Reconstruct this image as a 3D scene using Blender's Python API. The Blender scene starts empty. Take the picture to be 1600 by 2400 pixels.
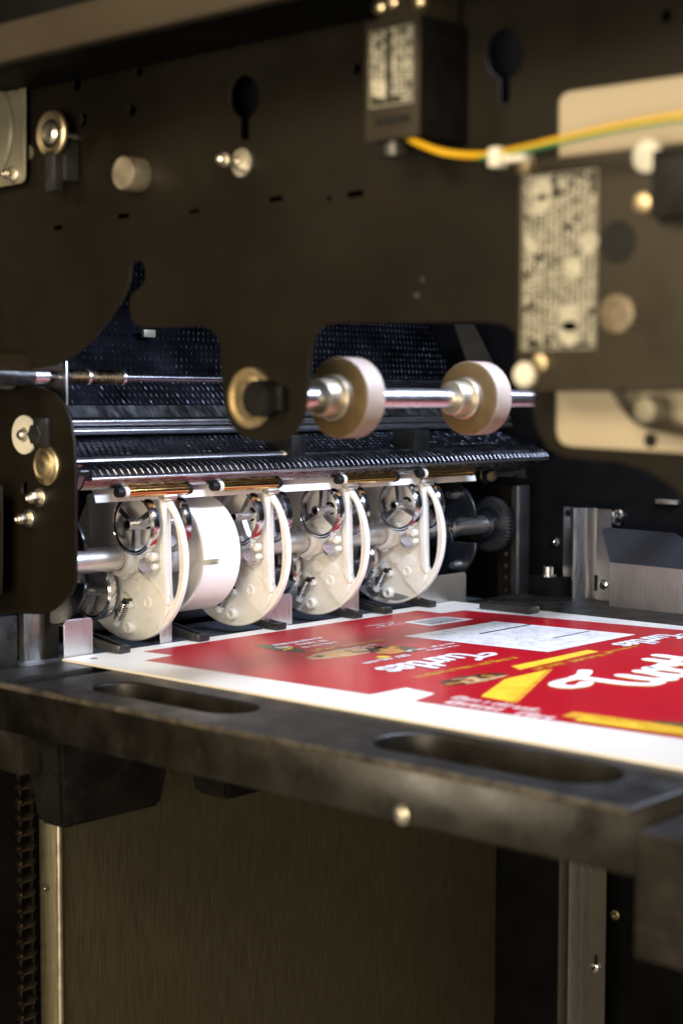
import bpy, bmesh, math, random
from mathutils import Vector, Matrix
random.seed(7)
scene = bpy.context.scene
COL = scene.collection
rad = math.radians

# ---------------------------------------------------------------- camera
CAM = Vector((-1.23816, -1.58789, 0.32351))
FPX = 3745.0                                   # focal length in photograph pixels (1600 x 2400)
YAW, PITCH, ROLL = rad(42.084), rad(3.992), rad(0.144)
_f = Vector((math.cos(YAW) * math.cos(PITCH), math.sin(YAW) * math.cos(PITCH), -math.sin(PITCH)))
_r = Vector((math.sin(YAW), -math.cos(YAW), 0))
_u = _r.cross(_f)
RGT = math.cos(ROLL) * _r + math.sin(ROLL) * _u
UPV = -math.sin(ROLL) * _r + math.cos(ROLL) * _u
FWD = _f
cam_data = bpy.data.cameras.new('camera')
cam = bpy.data.objects.new('camera', cam_data)
COL.objects.link(cam)
cam.matrix_world = Matrix(((RGT.x, UPV.x, -FWD.x, CAM.x), (RGT.y, UPV.y, -FWD.y, CAM.y), (RGT.z, UPV.z, -FWD.z, CAM.z), (0, 0, 0, 1)))
cam_data.sensor_fit = 'VERTICAL'
cam_data.sensor_height = 36.0
cam_data.sensor_width = 24.0
cam_data.lens = FPX / 2400 * 36
cam_data.clip_start = 0.02
cam_data.clip_end = 50
cam_data.dof.use_dof = True
cam_data.dof.focus_distance = 2.24
cam_data.dof.aperture_fstop = 3.3
scene.camera = cam

# ---------------------------------------------------------------- light
world = bpy.data.worlds.new('World')
scene.world = world
world.use_nodes = True
bg = world.node_tree.nodes['Background']
bg.inputs['Color'].default_value = (1.0, 0.84, 0.62, 1)
bg.inputs['Strength'].default_value = 0.04


def lamp(name, loc, target, sx, sy, power, color):
    d = bpy.data.lights.new(name, 'AREA')
    d.shape = 'RECTANGLE'; d.size = sx; d.size_y = sy; d.energy = power; d.color = color
    o = bpy.data.objects.new(name, d); COL.objects.link(o)
    o.location = loc
    o.rotation_euler = (Vector(target) - Vector(loc)).to_track_quat('-Z', 'Y').to_euler()
    return o


lamp('interior_light_bar', (0.37, -0.78, 0.72), (0.40, 0.02, 0.10), 0.92, 0.08, 24.5, (0.69, 0.79, 1.0))
lamp('room_light', (-2.2, 0.30, 1.25), (-0.1, -0.4, 0.25), 0.5, 0.5, 16.0, (1.0, 0.79, 0.52))
lamp('room_light_behind', (-1.75, -1.15, 0.98), (0.0, -0.2, 0.1), 0.7, 0.5, 38.0, (1.0, 0.80, 0.52))
lamp('low_fill_light', (-2.5, -1.75, 0.16), (0.2, 0.0, 0.0), 1.0, 0.7, 88.0, (1.0, 0.86, 0.64))  # added fill light, no real source; lifts the lower panel and disc faces

scene.view_settings.view_transform = 'Standard'
scene.view_settings.look = 'None'
scene.view_settings.exposure = 0.0
scene.view_settings.gamma = 1.0
scene.view_settings.use_curve_mapping = False
scene.cycles.use_denoising = True
scene.cycles.max_bounces = 8
scene.cycles.sample_clamp_indirect = 6.0


# ---------------------------------------------------------------- measuring: a photo pixel meets a known real plane
def _ray(px, py):
    return FWD + RGT * ((px - 800) / FPX) - UPV * ((py - 1200) / FPX)


def on_x(px, py, x):
    r = _ray(px, py); return CAM + r * ((x - CAM.x) / r.x)


def on_y(px, py, y):
    r = _ray(px, py); return CAM + r * ((y - CAM.y) / r.y)


def on_z(px, py, z):
    r = _ray(px, py); return CAM + r * ((z - CAM.z) / r.z)


# ---------------------------------------------------------------- materials
MATS = {}


def material(name, base, metallic=0.0, rough=0.5, var=0.15, scale=30.0, stretch=(1, 1, 1), bump=0.0, bscale=200.0,
             sss=0.0, coat=0.0, rvar=0.12, spec=0.5, wear=None, wear_scale=18.0, wear_amount=0.5, aniso=0.0, trans=0.0):
    m = bpy.data.materials.new(name); m.use_nodes = True
    nt = m.node_tree; N = nt.nodes; L = nt.links
    p = N['Principled BSDF']
    p.inputs['Metallic'].default_value = metallic
    p.inputs['Coat Weight'].default_value = coat
    p.inputs['Coat Roughness'].default_value = 0.22
    p.inputs['Specular IOR Level'].default_value = spec
    if sss:
        p.inputs['Subsurface Weight'].default_value = sss
        p.inputs['Subsurface Radius'].default_value = (1.0, 0.75, 0.5)
        p.inputs['Subsurface Scale'].default_value = 0.006
    if aniso:
        p.inputs['Anisotropic'].default_value = aniso
    tc = N.new('ShaderNodeTexCoord')
    mp = N.new('ShaderNodeMapping'); mp.inputs['Scale'].default_value = stretch
    L.new(tc.outputs['Object'], mp.inputs['Vector'])
    nz = N.new('ShaderNodeTexNoise'); nz.inputs['Scale'].default_value = scale; nz.inputs['Detail'].default_value = 5
    L.new(mp.outputs['Vector'], nz.inputs['Vector'])
    mr = N.new('ShaderNodeMapRange')
    mr.inputs['From Min'].default_value = 0.3; mr.inputs['From Max'].default_value = 0.7
    mr.inputs['To Min'].default_value = 1 - var; mr.inputs['To Max'].default_value = 1 + var
    L.new(nz.outputs['Fac'], mr.inputs['Value'])
    mul = N.new('ShaderNodeVectorMath'); mul.operation = 'SCALE'
    mul.inputs[0].default_value = base
    L.new(mr.outputs['Result'], mul.inputs['Scale'])
    colour = mul.outputs['Vector']
    if wear:
        wn = N.new('ShaderNodeTexNoise'); wn.inputs['Scale'].default_value = wear_scale; wn.inputs['Detail'].default_value = 9
        wn.inputs['Roughness'].default_value = 0.7
        L.new(tc.outputs['Object'], wn.inputs['Vector'])
        rp = N.new('ShaderNodeMapRange')
        rp.inputs['From Min'].default_value = 0.52; rp.inputs['From Max'].default_value = 0.72
        rp.inputs['To Max'].default_value = wear_amount
        L.new(wn.outputs['Fac'], rp.inputs['Value'])
        mx = N.new('ShaderNodeMix'); mx.data_type = 'RGBA'
        L.new(rp.outputs['Result'], mx.inputs['Factor'])
        L.new(colour, mx.inputs[6]); mx.inputs[7].default_value = (*wear, 1)
        colour = mx.outputs[2]
    L.new(colour, p.inputs['Base Color'])
    rr = N.new('ShaderNodeMapRange')
    rr.inputs['From Min'].default_value = 0.3; rr.inputs['From Max'].default_value = 0.7
    rr.inputs['To Min'].default_value = max(0.02, rough - rvar); rr.inputs['To Max'].default_value = min(1, rough + rvar)
    L.new(nz.outputs['Fac'], rr.inputs['Value'])
    L.new(rr.outputs['Result'], p.inputs['Roughness'])
    if bump:
        bn = N.new('ShaderNodeTexNoise'); bn.inputs['Scale'].default_value = bscale; bn.inputs['Detail'].default_value = 4
        L.new(mp.outputs['Vector'], bn.inputs['Vector'])
        bp = N.new('ShaderNodeBump'); bp.inputs['Strength'].default_value = bump; bp.inputs['Distance'].default_value = 0.001
        L.new(bn.outputs['Fac'], bp.inputs['Height'])
        L.new(bp.outputs['Normal'], p.inputs['Normal'])
    if trans:
        tr = N.new('ShaderNodeBsdfTranslucent')
        L.new(colour, tr.inputs['Color'])
        ms = N.new('ShaderNodeMixShader'); ms.inputs[0].default_value = trans
        L.new(p.outputs['BSDF'], ms.inputs[1]); L.new(tr.outputs['BSDF'], ms.inputs[2])
        L.new(ms.outputs['Shader'], N['Material Output'].inputs['Surface'])
    MATS[name] = m
    return m


M = MATS
material('black_paint', (0.0060, 0.0047, 0.0028), rough=0.55, var=0.25, scale=6, bump=0.15, bscale=900, rvar=0.12, spec=0.15, wear=(0.0110, 0.0088, 0.0055), wear_scale=7, wear_amount=0.6)
material('beam_paint', (0.027, 0.021, 0.0135), rough=0.5, var=0.1, scale=9, bump=0.1, bscale=900, spec=0.25)
material('interior_black', (0.0022, 0.0022, 0.0026), rough=0.6, var=0.3, scale=12, spec=0.12)
material('black_plastic', (0.014, 0.014, 0.015), rough=0.36, var=0.2, scale=60, bump=0.08, bscale=700)
material('switch_plastic', (0.0205, 0.0165, 0.0112), rough=0.5, var=0.15, scale=14, bump=0.1, bscale=600, spec=0.22)
material('chrome', (0.74, 0.74, 0.76), metallic=1, rough=0.15, var=0.05, scale=40, rvar=0.03)
material('dark_chrome', (0.56, 0.56, 0.58), metallic=1, rough=0.32, var=0.12, scale=60, rvar=0.06)
material('shaft_steel', (0.70, 0.69, 0.68), metallic=1, rough=0.36, var=0.08, scale=25, stretch=(1, 30, 30), rvar=0.06, bump=0.05, bscale=80)
material('rod_steel', (0.60, 0.60, 0.62), metallic=1, rough=0.3, var=0.06, scale=30, stretch=(1, 20, 20), rvar=0.05)
material('dark_rod', (0.16, 0.16, 0.18), metallic=1, rough=0.28, var=0.1, scale=30, rvar=0.06)
material('tread_steel', (0.055, 0.057, 0.070), metallic=1, rough=0.36, var=0.25, scale=14, rvar=0.08, bump=0.1, bscale=300)
material('tread_bump', (0.040, 0.044, 0.058), metallic=1, rough=0.42, var=0.5, scale=18, rvar=0.12)
material('foil_steel', (0.26, 0.255, 0.26), metallic=1, rough=0.26, var=0.3, scale=60, stretch=(1, 4, 4), rvar=0.1, bump=0.5, bscale=90)
material('brushed_panel', (0.165, 0.145, 0.095), metallic=0.85, rough=0.5, var=0.38, scale=110, stretch=(16, 16, 0.18), rvar=0.08, bump=0.2, bscale=260)
material('aluminium', (0.74, 0.73, 0.72), metallic=1, rough=0.34, var=0.06, scale=30, stretch=(20, 20, 1), rvar=0.08)
material('concrete', (0.30, 0.28, 0.25), rough=0.7, var=0.2, scale=6, bump=0.2, bscale=60)
material('zinc', (0.72, 0.69, 0.61), metallic=1, rough=0.36, var=0.15, scale=60, rvar=0.08)
material('brass', (0.60, 0.50, 0.32), metallic=1, rough=0.42, var=0.1, scale=60, rvar=0.08)
material('satin_zinc', (0.55, 0.49, 0.38), metallic=0.95, rough=0.42, var=0.1, scale=60, rvar=0.06)
material('rib_steel', (0.30, 0.31, 0.35), metallic=1, rough=0.34, var=0.3, scale=40)
material('strip_steel', (0.28, 0.28, 0.29), metallic=1, rough=0.4, var=0.3, scale=30, stretch=(3, 1, 1), rvar=0.1)
material('shaded_steel', (0.31, 0.31, 0.32), metallic=1, rough=0.36, var=0.1, scale=30, stretch=(20, 20, 1), rvar=0.08)  # darker metal: the dimmer light of the far side is put into the colour
material('tread_dark', (0.034, 0.036, 0.047), metallic=1, rough=0.32, var=0.3, scale=14, rvar=0.08)
material('guide_steel', (0.46, 0.44, 0.44), metallic=1, rough=0.4, var=0.14, scale=40, stretch=(1, 14, 0.6), rvar=0.08)
material('foot_plastic', (0.0035, 0.0033, 0.003), rough=0.55, var=0.3, scale=20, bump=0.3, bscale=120, spec=0.2, wear=(0.028, 0.023, 0.016), wear_scale=48, wear_amount=0.25)
material('copper_roll', (0.78, 0.48, 0.17), metallic=1, rough=0.14, var=0.06, scale=30, stretch=(1, 20, 20), rvar=0.04)
material('white_plastic', (0.86, 0.845, 0.805), rough=0.36, var=0.05, scale=25, trans=0.36, bump=0.05, bscale=120, wear=(0.62, 0.58, 0.50), wear_scale=55, wear_amount=0.3)
material('drum_plastic', (0.84, 0.82, 0.80), rough=0.42, var=0.03, scale=25, trans=0.2, bump=0.06, bscale=120)
material('tan_rubber', (0.085, 0.053, 0.020), rough=0.55, var=0.1, scale=50, bump=0.1, bscale=500, spec=0.3)
material('tread_rubber', (0.215, 0.165, 0.135), rough=0.6, var=0.08, scale=50, bump=0.1, bscale=500)
material('black_rubber', (0.0045, 0.0045, 0.0045), rough=0.5, var=0.2, scale=60, spec=0.2)
material('dull_bronze', (0.13, 0.105, 0.07), metallic=0.4, rough=0.55, var=0.3, scale=90)
material('bed_plate', (0.055, 0.062, 0.075), rough=0.42, var=0.15, scale=60, bump=0.35, bscale=1400)
material('pallet_plastic', (0.0075, 0.0065, 0.0050), rough=0.42, var=0.3, scale=22, bump=0.3, bscale=260, spec=0.4, wear=(0.032, 0.027, 0.019), wear_scale=34, wear_amount=0.38)
material('scuffed_edge', (0.030, 0.025, 0.017), rough=0.6, var=0.6, scale=60, bump=0.5, bscale=300, wear=(0.10, 0.085, 0.06), wear_scale=90, wear_amount=0.7)
material('flap_paint', (0.018, 0.020, 0.026), rough=0.42, var=0.05, scale=9)
material('paper', (0.68, 0.645, 0.585), rough=0.42, var=0.02, scale=8, coat=0.2, rvar=0.04)
material('fresh_paper', (0.84, 0.83, 0.85), rough=0.6, var=0.01, scale=8, trans=0.3)
material('red_ink', (0.375, 0.003, 0.011), rough=0.34, var=0.03, scale=6, coat=0.35, rvar=0.04, spec=0.35)
material('yellow_ink', (0.78, 0.50, 0.03), rough=0.34, var=0.06, scale=30, coat=0.4)
material('gold_ink', (0.62, 0.30, 0.02), rough=0.34, var=0.15, scale=60, coat=0.4)
material('white_ink', (0.72, 0.70, 0.71), rough=0.36, var=0.02, scale=30, coat=0.3)
material('pink_ink', (0.80, 0.62, 0.60), rough=0.36, var=0.05, scale=30, coat=0.4)
material('brown_ink', (0.075, 0.028, 0.012), rough=0.36, var=0.6, scale=110, coat=0.4)
material('caramel_ink', (0.48, 0.19, 0.03), rough=0.36, var=0.5, scale=140, coat=0.4)
material('nut_ink', (0.52, 0.33, 0.17), rough=0.36, var=0.4, scale=140, coat=0.4)
material('green_ink', (0.03, 0.06, 0.02), rough=0.36, var=0.5, scale=140, coat=0.4)
material('grey_ink', (0.56, 0.56, 0.62), rough=0.4, var=0.2, scale=60)
material('black_ink', (0.03, 0.03, 0.035), rough=0.4, var=0.2, scale=60)
material('beige_panel', (0.27, 0.23, 0.165), rough=0.5, var=0.05, scale=8)
material('label_print', (0.27, 0.26, 0.21), rough=0.5, var=0.3, scale=160)
material('label_film', (0.018, 0.016, 0.0125), rough=0.5, var=0.05, scale=50, spec=0.25)
material('cable_yellow', (0.50, 0.29, 0.01), rough=0.42, var=0.05, scale=50)
material('cable_green', (0.02, 0.16, 0.06), rough=0.42, var=0.05, scale=50)
material('nylon', (0.50, 0.485, 0.42), rough=0.4, var=0.04, scale=50)
material('bracket_paint', (0.17, 0.16, 0.12), rough=0.45, var=0.1, scale=18, metallic=0.3)
material('chain_steel', (0.12, 0.10, 0.075), metallic=1, rough=0.36, var=0.4, scale=90)
material('blue_black', (0.0055, 0.007, 0.010), rough=0.3, var=0.15, scale=25)


# ---------------------------------------------------------------- mesh helpers
class MB:
    """collects shapes into one mesh object"""

    def __init__(self):
        self.bm = bmesh.new()

    def add(self, verts, faces):
        vs = [self.bm.verts.new(v) for v in verts]
        for f in faces:
            try:
                self.bm.faces.new([vs[i] for i in f])
            except ValueError:
                pass
        return vs

    def box(self, lo, hi, bevel=0.0):
        x0, y0, z0 = lo; x1, y1, z1 = hi
        b = bmesh.new()
        vs = [b.verts.new(v) for v in ((x0, y0, z0), (x1, y0, z0), (x1, y1, z0), (x0, y1, z0), (x0, y0, z1), (x1, y0, z1), (x1, y1, z1), (x0, y1, z1))]
        for f in ((3, 2, 1, 0), (4, 5, 6, 7), (0, 1, 5, 4), (1, 2, 6, 5), (2, 3, 7, 6), (3, 0, 4, 7)):
            b.faces.new([vs[i] for i in f])
        if bevel:
            bmesh.ops.bevel(b, geom=b.edges[:], offset=bevel, segments=2, affect='EDGES', profile=0.6)
        self.merge(b)
        return self

    def merge(self, b):
        off = [self.bm.verts.new(v.co) for v in b.verts]
        b.verts.index_update()
        for f in b.faces:
            self.bm.faces.new([off[v.index] for v in f.verts])
        b.free()

    def frustum(self, bottom, top):
        """two quads (lists of 4 points, counter-clockwise from above)"""
        v = list(bottom) + list(top)
        self.add(v, ((3, 2, 1, 0), (4, 5, 6, 7), (0, 1, 5, 4), (1, 2, 6, 5), (2, 3, 7, 6), (3, 0, 4, 7)))
        return self

    def lathe(self, prof, origin=(0, 0, 0), axis='x', seg=32, a0=0.0, a1=360.0):
        """prof: list of (along, radius)"""
        o = Vector(origin)
        ax = {'x': (Vector((1, 0, 0)), Vector((0, 1, 0)), Vector((0, 0, 1))),
              'y': (Vector((0, 1, 0)), Vector((0, 0, 1)), Vector((1, 0, 0))),
              'z': (Vector((0, 0, 1)), Vector((1, 0, 0)), Vector((0, 1, 0)))}[axis] if isinstance(axis, str) else axis
        full = abs(a1 - a0) >= 359.9
        n = seg if full else seg + 1
        rings = []
        for a, r in prof:
            if r < 1e-7:
                rings.append([self.bm.verts.new(o + ax[0] * a)])
            else:
                rings.append([self.bm.verts.new(o + ax[0] * a + (ax[1] * math.cos(t) + ax[2] * math.sin(t)) * r)
                              for t in (rad(a0 + (a1 - a0) * k / seg) for k in range(n))])
        for A, B in zip(rings, rings[1:]):
            for k in range(seg):
                j = (k + 1) % n
                if len(A) == 1 and len(B) == 1:
                    continue
                if len(A) == 1:
                    q = [A[0], B[k], B[j]]
                elif len(B) == 1:
                    q = [A[k], B[0], A[j]]
                else:
                    q = [A[k], B[k], B[j], A[j]]
                try:
                    self.bm.faces.new(q)
                except ValueError:
                    pass
        if not full and all(len(r) > 1 for r in rings) and prof[0] == prof[-1]:
            pass
        return self

    def cyl(self, p0, p1, r, seg=20, r1=None):
        p0 = Vector(p0); p1 = Vector(p1); d = p1 - p0; L = d.length; d.normalize()
        e1 = d.orthogonal().normalized(); e2 = d.cross(e1)
        r1 = r if r1 is None else r1
        return self.lathe([(0, 0), (0, r), (L, r1), (L, 0)], p0, (d, e1, e2), seg)

    def tube(self, pts, r, seg=8, closed=False):
        pts = [Vector(p) for p in pts]
        n = len(pts); rings = []
        prev = None
        for i, p in enumerate(pts):
            d = (pts[min(i + 1, n - 1)] - pts[max(i - 1, 0)]).normalized()
            e1 = d.orthogonal().normalized() if prev is None else (prev - d * prev.dot(d)).normalized()
            prev = e1
            e2 = d.cross(e1)
            rr = r[i] if isinstance(r, (list, tuple)) else r
            rings.append([self.bm.verts.new(p + (e1 * math.cos(2 * math.pi * k / seg) + e2 * math.sin(2 * math.pi * k / seg)) * rr) for k in range(seg)])
        for A, B in zip(rings, rings[1:]):
            for k in range(seg):
                self.bm.faces.new([A[k], A[(k + 1) % seg], B[(k + 1) % seg], B[k]])
        self.bm.faces.new(rings[0][::-1]); self.bm.faces.new(rings[-1])
        return self

    def prism(self, poly, axis, a, b):
        """poly: 2D outline; axis x: (y,z), axis y: (x,z), axis z: (x,y)"""
        def mk(q, t):
            return {'x': (t, q[0], q[1]), 'y': (q[0], t, q[1]), 'z': (q[0], q[1], t)}[axis]
        n = len(poly)
        vs = [mk(q, a) for q in poly] + [mk(q, b) for q in poly]
        self.add(vs, [tuple(range(n))[::-1], tuple(range(n, 2 * n))] + [(k, (k + 1) % n, n + (k + 1) % n, n + k) for k in range(n)])
        return self

    def build(self, name, mat, parent=None, loc=None, smooth=35, flip=False, recalc=True):
        if recalc:
            bmesh.ops.recalc_face_normals(self.bm, faces=self.bm.faces[:])
        me = bpy.data.meshes.new(name)
        self.bm.to_mesh(me); self.bm.free()
        me.materials.append(M[mat] if isinstance(mat, str) else mat)
        if smooth:
            me.shade_smooth(); me.set_sharp_from_angle(angle=rad(smooth))
        o = bpy.data.objects.new(name, me); COL.objects.link(o)
        if parent:
            o.parent = parent
        if loc:
            o.location = loc
        return o


def plate(name, outer, holes, axis, pos, thick, mat, parent=None, bevel=0.0006):
    """a flat sheet with real openings: outline and holes as 2D loops"""
    cu = bpy.data.curves.new('outline', 'CURVE')
    cu.dimensions = '2D'; cu.fill_mode = 'BOTH'
    cu.extrude = max(thick / 2 - bevel, 0.0001); cu.bevel_depth = bevel; cu.bevel_resolution = 1; cu.offset = -bevel
    for loop in [outer] + list(holes):
        s = cu.splines.new('POLY'); s.points.add(len(loop) - 1)
        for p, q in zip(s.points, loop):
            p.co = (q[0], q[1], 0, 1)
        s.use_cyclic_u = True
    t = bpy.data.objects.new('outline', cu); COL.objects.link(t)
    dg = bpy.context.evaluated_depsgraph_get(); dg.update()
    me = bpy.data.meshes.new_from_object(t.evaluated_get(dg))
    bpy.data.objects.remove(t); bpy.data.curves.remove(cu)
    b = MB(); b.bm.from_mesh(me); bpy.data.meshes.remove(me)
    for v in b.bm.verts:
        a, c, d = v.co
        v.co = {'x': (pos + d, a, c), 'y': (a, pos + d, c), 'z': (a, c, pos + d)}[axis]
    bmesh.ops.remove_doubles(b.bm, verts=b.bm.verts[:], dist=1e-6)
    return b.build(name, mat, parent, smooth=0)


def empty(name, loc, label, cat, group=None):
    o = bpy.data.objects.new(name, None); COL.objects.link(o)
    o.location = loc; o.empty_display_size = 0.02
    return tag(o, label, cat, group)


def part_empty(name, loc, parent):
    o = bpy.data.objects.new(name, None); COL.objects.link(o)
    o.location = loc; o.parent = parent; o.empty_display_size = 0.02
    return o


def tag(o, label, cat, group=None, kind=None):
    o['label'] = label
    if cat: o['category'] = cat
    if group: o['group'] = group
    if kind: o['kind'] = kind
    return o


def copy_tree(o, parent=None):
    c = o.copy(); COL.objects.link(c); c.parent = parent
    for ch in o.children:
        copy_tree(ch, c)
    return c


def circle(cx, cy, r, n=24, ry=None, a0=0):
    ry = ry or r
    return [(cx + r * math.cos(2 * math.pi * k / n + a0), cy + ry * math.sin(2 * math.pi * k / n + a0)) for k in range(n)]


def smooth_loop(pts, it=2):
    for _ in range(it):
        out = []
        for k, p in enumerate(pts):
            q = pts[(k + 1) % len(pts)]
            out += [(p[0] * .75 + q[0] * .25, p[1] * .75 + q[1] * .25), (p[0] * .25 + q[0] * .75, p[1] * .25 + q[1] * .75)]
        pts = out
    return pts


def smooth_path(pts, n=8):
    pts = [Vector(p) for p in pts]; out = []
    for i in range(len(pts) - 1):
        p0 = pts[max(i - 1, 0)]; p1 = pts[i]; p2 = pts[i + 1]; p3 = pts[min(i + 2, len(pts) - 1)]
        for k in range(n):
            t = k / n
            out.append(0.5 * ((2 * p1) + (p2 - p0) * t + (2 * p0 - 5 * p1 + 4 * p2 - p3) * t * t + (3 * p1 - p0 - 3 * p2 + p3) * t ** 3))
    out.append(pts[-1])
    return out


def round_rect(a0, b0, a1, b1, r, n=5):
    out = []
    for cx, cy, s in ((a1 - r, b1 - r, 0), (a0 + r, b1 - r, 90), (a0 + r, b0 + r, 180), (a1 - r, b0 + r, 270)):
        out += [(cx + r * math.cos(rad(s + 90 * k / n)), cy + r * math.sin(rad(s + 90 * k / n))) for k in range(n + 1)]
    return out


def yz(px, py, x):
    p = on_x(px, py, x); return (p.y, p.z)


def hex_bolt(name, p, r, h, mat, parent, axis=-1, washer=True, slot=False):
    """bolt on a plate facing -X: washer, hex head and domed end"""
    x, y, z = p
    b = MB()
    if washer:
        b.lathe([(0, 0), (0, r * 1.55), (axis * h * .22, r * 1.55), (axis * h * .25, r * 1.48), (axis * h * .25, 0)], p, 'x', 24)
    s = axis * h * .25
    b.lathe([(s, 0), (s, r), (s + axis * h * .5, r), (s + axis * h * .56, r * .92), (s + axis * h * .56, 0)], p, 'x', 6)
    b.lathe([(s + axis * h * .56, r * .7), (s + axis * h * .7, r * .66), (s + axis * h * .75, r * .5), (s + axis * h * .68, r * .25), (s + axis * h * .68, 0)], p, 'x', 18)
    return b.build(name, mat, parent)


# ================================================================ the setting: dark inside of the machine
def wall(name, lo, hi, mat='interior_black'):
    o = MB().box(lo, hi).build(name, mat, smooth=0)
    o['kind'] = 'structure'
    return o


wall('far_wall', (1.10, -1.6, -1.2), (1.13, 0.85, 1.05))
wall('back_wall', (-0.9, 0.82, -1.2), (1.098, 0.85, 1.05))
wall('floor', (-5.0, -5.0, -1.23), (1.4, 0.85, -1.202), 'concrete')
wall('ceiling', (-0.10, -1.6, 1.052), (1.13, 0.85, 1.08))

# ================================================================ big side plate
PX_ = -0.12
out_px = [(-420, 905), (-60, 872), (60, 866), (130, 856), (170, 838), (215, 800), (255, 752), (285, 708), (301, 676), (307, 650),
          (309, 630), (314, 616), (325, 609), (337, 615), (344, 632), (343, 655), (334, 672), (318, 684), (308, 698), (306, 724),
          (311, 748), (323, 763), (345, 768), (420, 766), (474, 765), (496, 772), (512, 790), (520, 815), (522, 870), (526, 930),
          (533, 970), (546, 1000), (566, 1021), (596, 1031), (632, 1034), (668, 1030), (694, 1014), (710, 985), (718, 950), (724, 905),
          (728, 850), (733, 808), (743, 780), (760, 763), (785, 757), (1000, 755), (1150, 755), (1188, 762), (1212, 782), (1232, 815),
          (1244, 860), (1249, 910), (1251, 960), (1262, 1010), (1284, 1050), (1320, 1070), (1380, 1077), (1455, 1083), (1520, 1104),
          (1570, 1135), (1610, 1172), (1650, 1205)]
outer = [yz(px, py, PX_) for px, py in out_px]
outer += [(-1.02, outer[-1][1] - .012), (-1.12, outer[-1][1] - .014), (-1.17, outer[-1][1] + .02), (-1.18, 1.045), (outer[0][0], 1.045)]


def px_loop(pts, x=PX_):
    return [yz(a, b, x) for a, b in pts]


def keyhole(cx, cy, rx, ry, sw, bot):
    top = [(cx + rx * math.cos(rad(a)), cy - ry * math.sin(rad(a))) for a in range(-62, 243, 14)]
    return px_loop(top + [(cx - sw, cy + ry * .93), (cx - sw, bot), (cx + sw, bot), (cx + sw, cy + ry * .93)])


def pslot(px, py, w, h):
    return px_loop([(px - w, py - h + w * .115), (px + w, py - h - w * .115), (px + w, py + h - w * .115), (px - w, py + h + w * .115)])


window_px = [(1306, 240), (1310, 226), (1322, 215), (1340, 211), (1700, 160), (1700, 1075), (1600, 1062), (1340, 1047), (1318, 1042), (1305, 1030), (1300, 1010)]
holes = [keyhole(576, 228, 35, 51, 10, 328), keyhole(1184, 128, 44, 60, 12, 242),
         px_loop([(313, 241), (324, 258), (313, 276), (302, 258)]), px_loop([(329, 152), (340, 168), (329, 184), (319, 168)]),
         px_loop([(838, 144), (850, 162), (838, 181), (825, 163)]), px_loop([(1562, 18), (1578, 38), (1562, 58), (1546, 40)]),
         px_loop([(176, 184), (196, 182), (190, 212), (172, 212)]), px_loop([(190, 264), (206, 270), (206, 292), (188, 298), (197, 281)]),
         pslot(138, 534, 11, 4.5), pslot(291, 507, 14, 5.5), pslot(456, 496, 13, 4), pslot(648, 467, 17, 5.5), pslot(834, 455, 20, 7),
         px_loop(circle(773, 465, 6, 10)), px_loop(window_px)]
side = plate('side_frame_plate', outer, holes, 'x', PX_, 0.004, 'black_paint', bevel=0.0007)
tag(side, 'large black machine side plate with keyholes, slots and a rounded hanging lobe', 'side plate')

# added black sheet and strip that block lamp light behind the holes
bk = MB()
a = yz(-420, -420, -0.095); c = yz(1230, 610, -0.095)
bk.box((-0.075, -1.17, .505), (-0.072, 0.35, 1.04))
bk.box((-0.1170, -1.17, .5030), (-0.0755, 0.35, .5045))
bk.build('light_block_sheet', 'interior_black', side, smooth=0)

# bearing in the lobe and the black plastic collar beside it
p = on_x(592, 933, PX_ - 0.0022)
bb = MB().lathe([(0, 0), (0, .0300), (-.004, .0302), (-.0055, .0292), (-.0055, .0265), (-.0035, .0255), (-.0035, .0225), (-.005, .0215), (-.007, .0150), (-.0075, .0140), (-.010, .0125), (-.011, .0080), (-.0105, 0)], p, 'x', 48)
bb.build('flanged_bearing', 'brass', side)
p2 = on_x(633, 934, PX_ - 0.0022)
b = MB().lathe([(0, 0), (0, .0185), (-.020, .0178), (-.022, .0165), (-.022, .0)], p2, 'x', 36)
b.box((p2.x - .010, p2.y - .025, p2.z - .012), (p2.x, p2.y - .010, p2.z + .012), .003)
b.build('shaft_clamp', 'black_rubber', side)

# turned aluminium knob
p = on_x(329, 411, PX_ - .0022)
b = MB().lathe([(0, 0), (0, .0175), (-.0225, .0175), (-.0240, .0165), (-.0240, .0)], p, 'x', 48)
b.build('turned_knob', 'satin_zinc', side)
# stud with hex spacers
p = on_x(570, 382, PX_ - .0022)
b = MB().lathe([(0, 0), (0, .0138), (-.003, .0138), (-.003, 0)], p, 'x', 32)
b.lathe([(-.003, 0), (-.003, .0072), (-.012, .0072), (-.012, 0)], p, 'x', 6)
b.lathe([(-.012, 0), (-.012, .0044), (-.020, .0044), (-.020, .0062), (-.026, .0062), (-.026, .0045), (-.033, .0042), (-.035, .002), (-.035, 0)], p, 'x', 18)
b.build('stud', 'zinc', side)
# small hidden-away fasteners
for px, py in ((988, 655), (975, 692)):
    q = on_x(px, py, PX_ - .0022)
    MB().lathe([(0, 0), (0, .003), (-.001, .002), (-.001, 0)], q, 'x', 12).build('rivet', 'dark_rod', side)

# ---------------------------------------------------------------- beam across the top left
BX = -0.30
l0 = yz(0, 146, BX); l1 = yz(560, 3, BX); u0 = yz(0, 26, BX)
beam = MB().box((BX, -1.15, l0[1]), (BX + .014, 0.42, l0[1] + 0.036), .0015).build('frame_beam', 'beam_paint')
tag(beam, 'plain brown-black steel beam running along the top above the side plate', 'beam')
ub = MB().box((BX + .016, -1.15, l0[1] + .022), (-0.125, 0.42, l0[1] + .30), .0015).build('shade_cover', 'interior_black')  # added black cover; its colour gives the shade band under the beam
tag(ub, 'added black cover standing in for the shade behind the brown steel beam, top left', 'cover')

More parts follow.
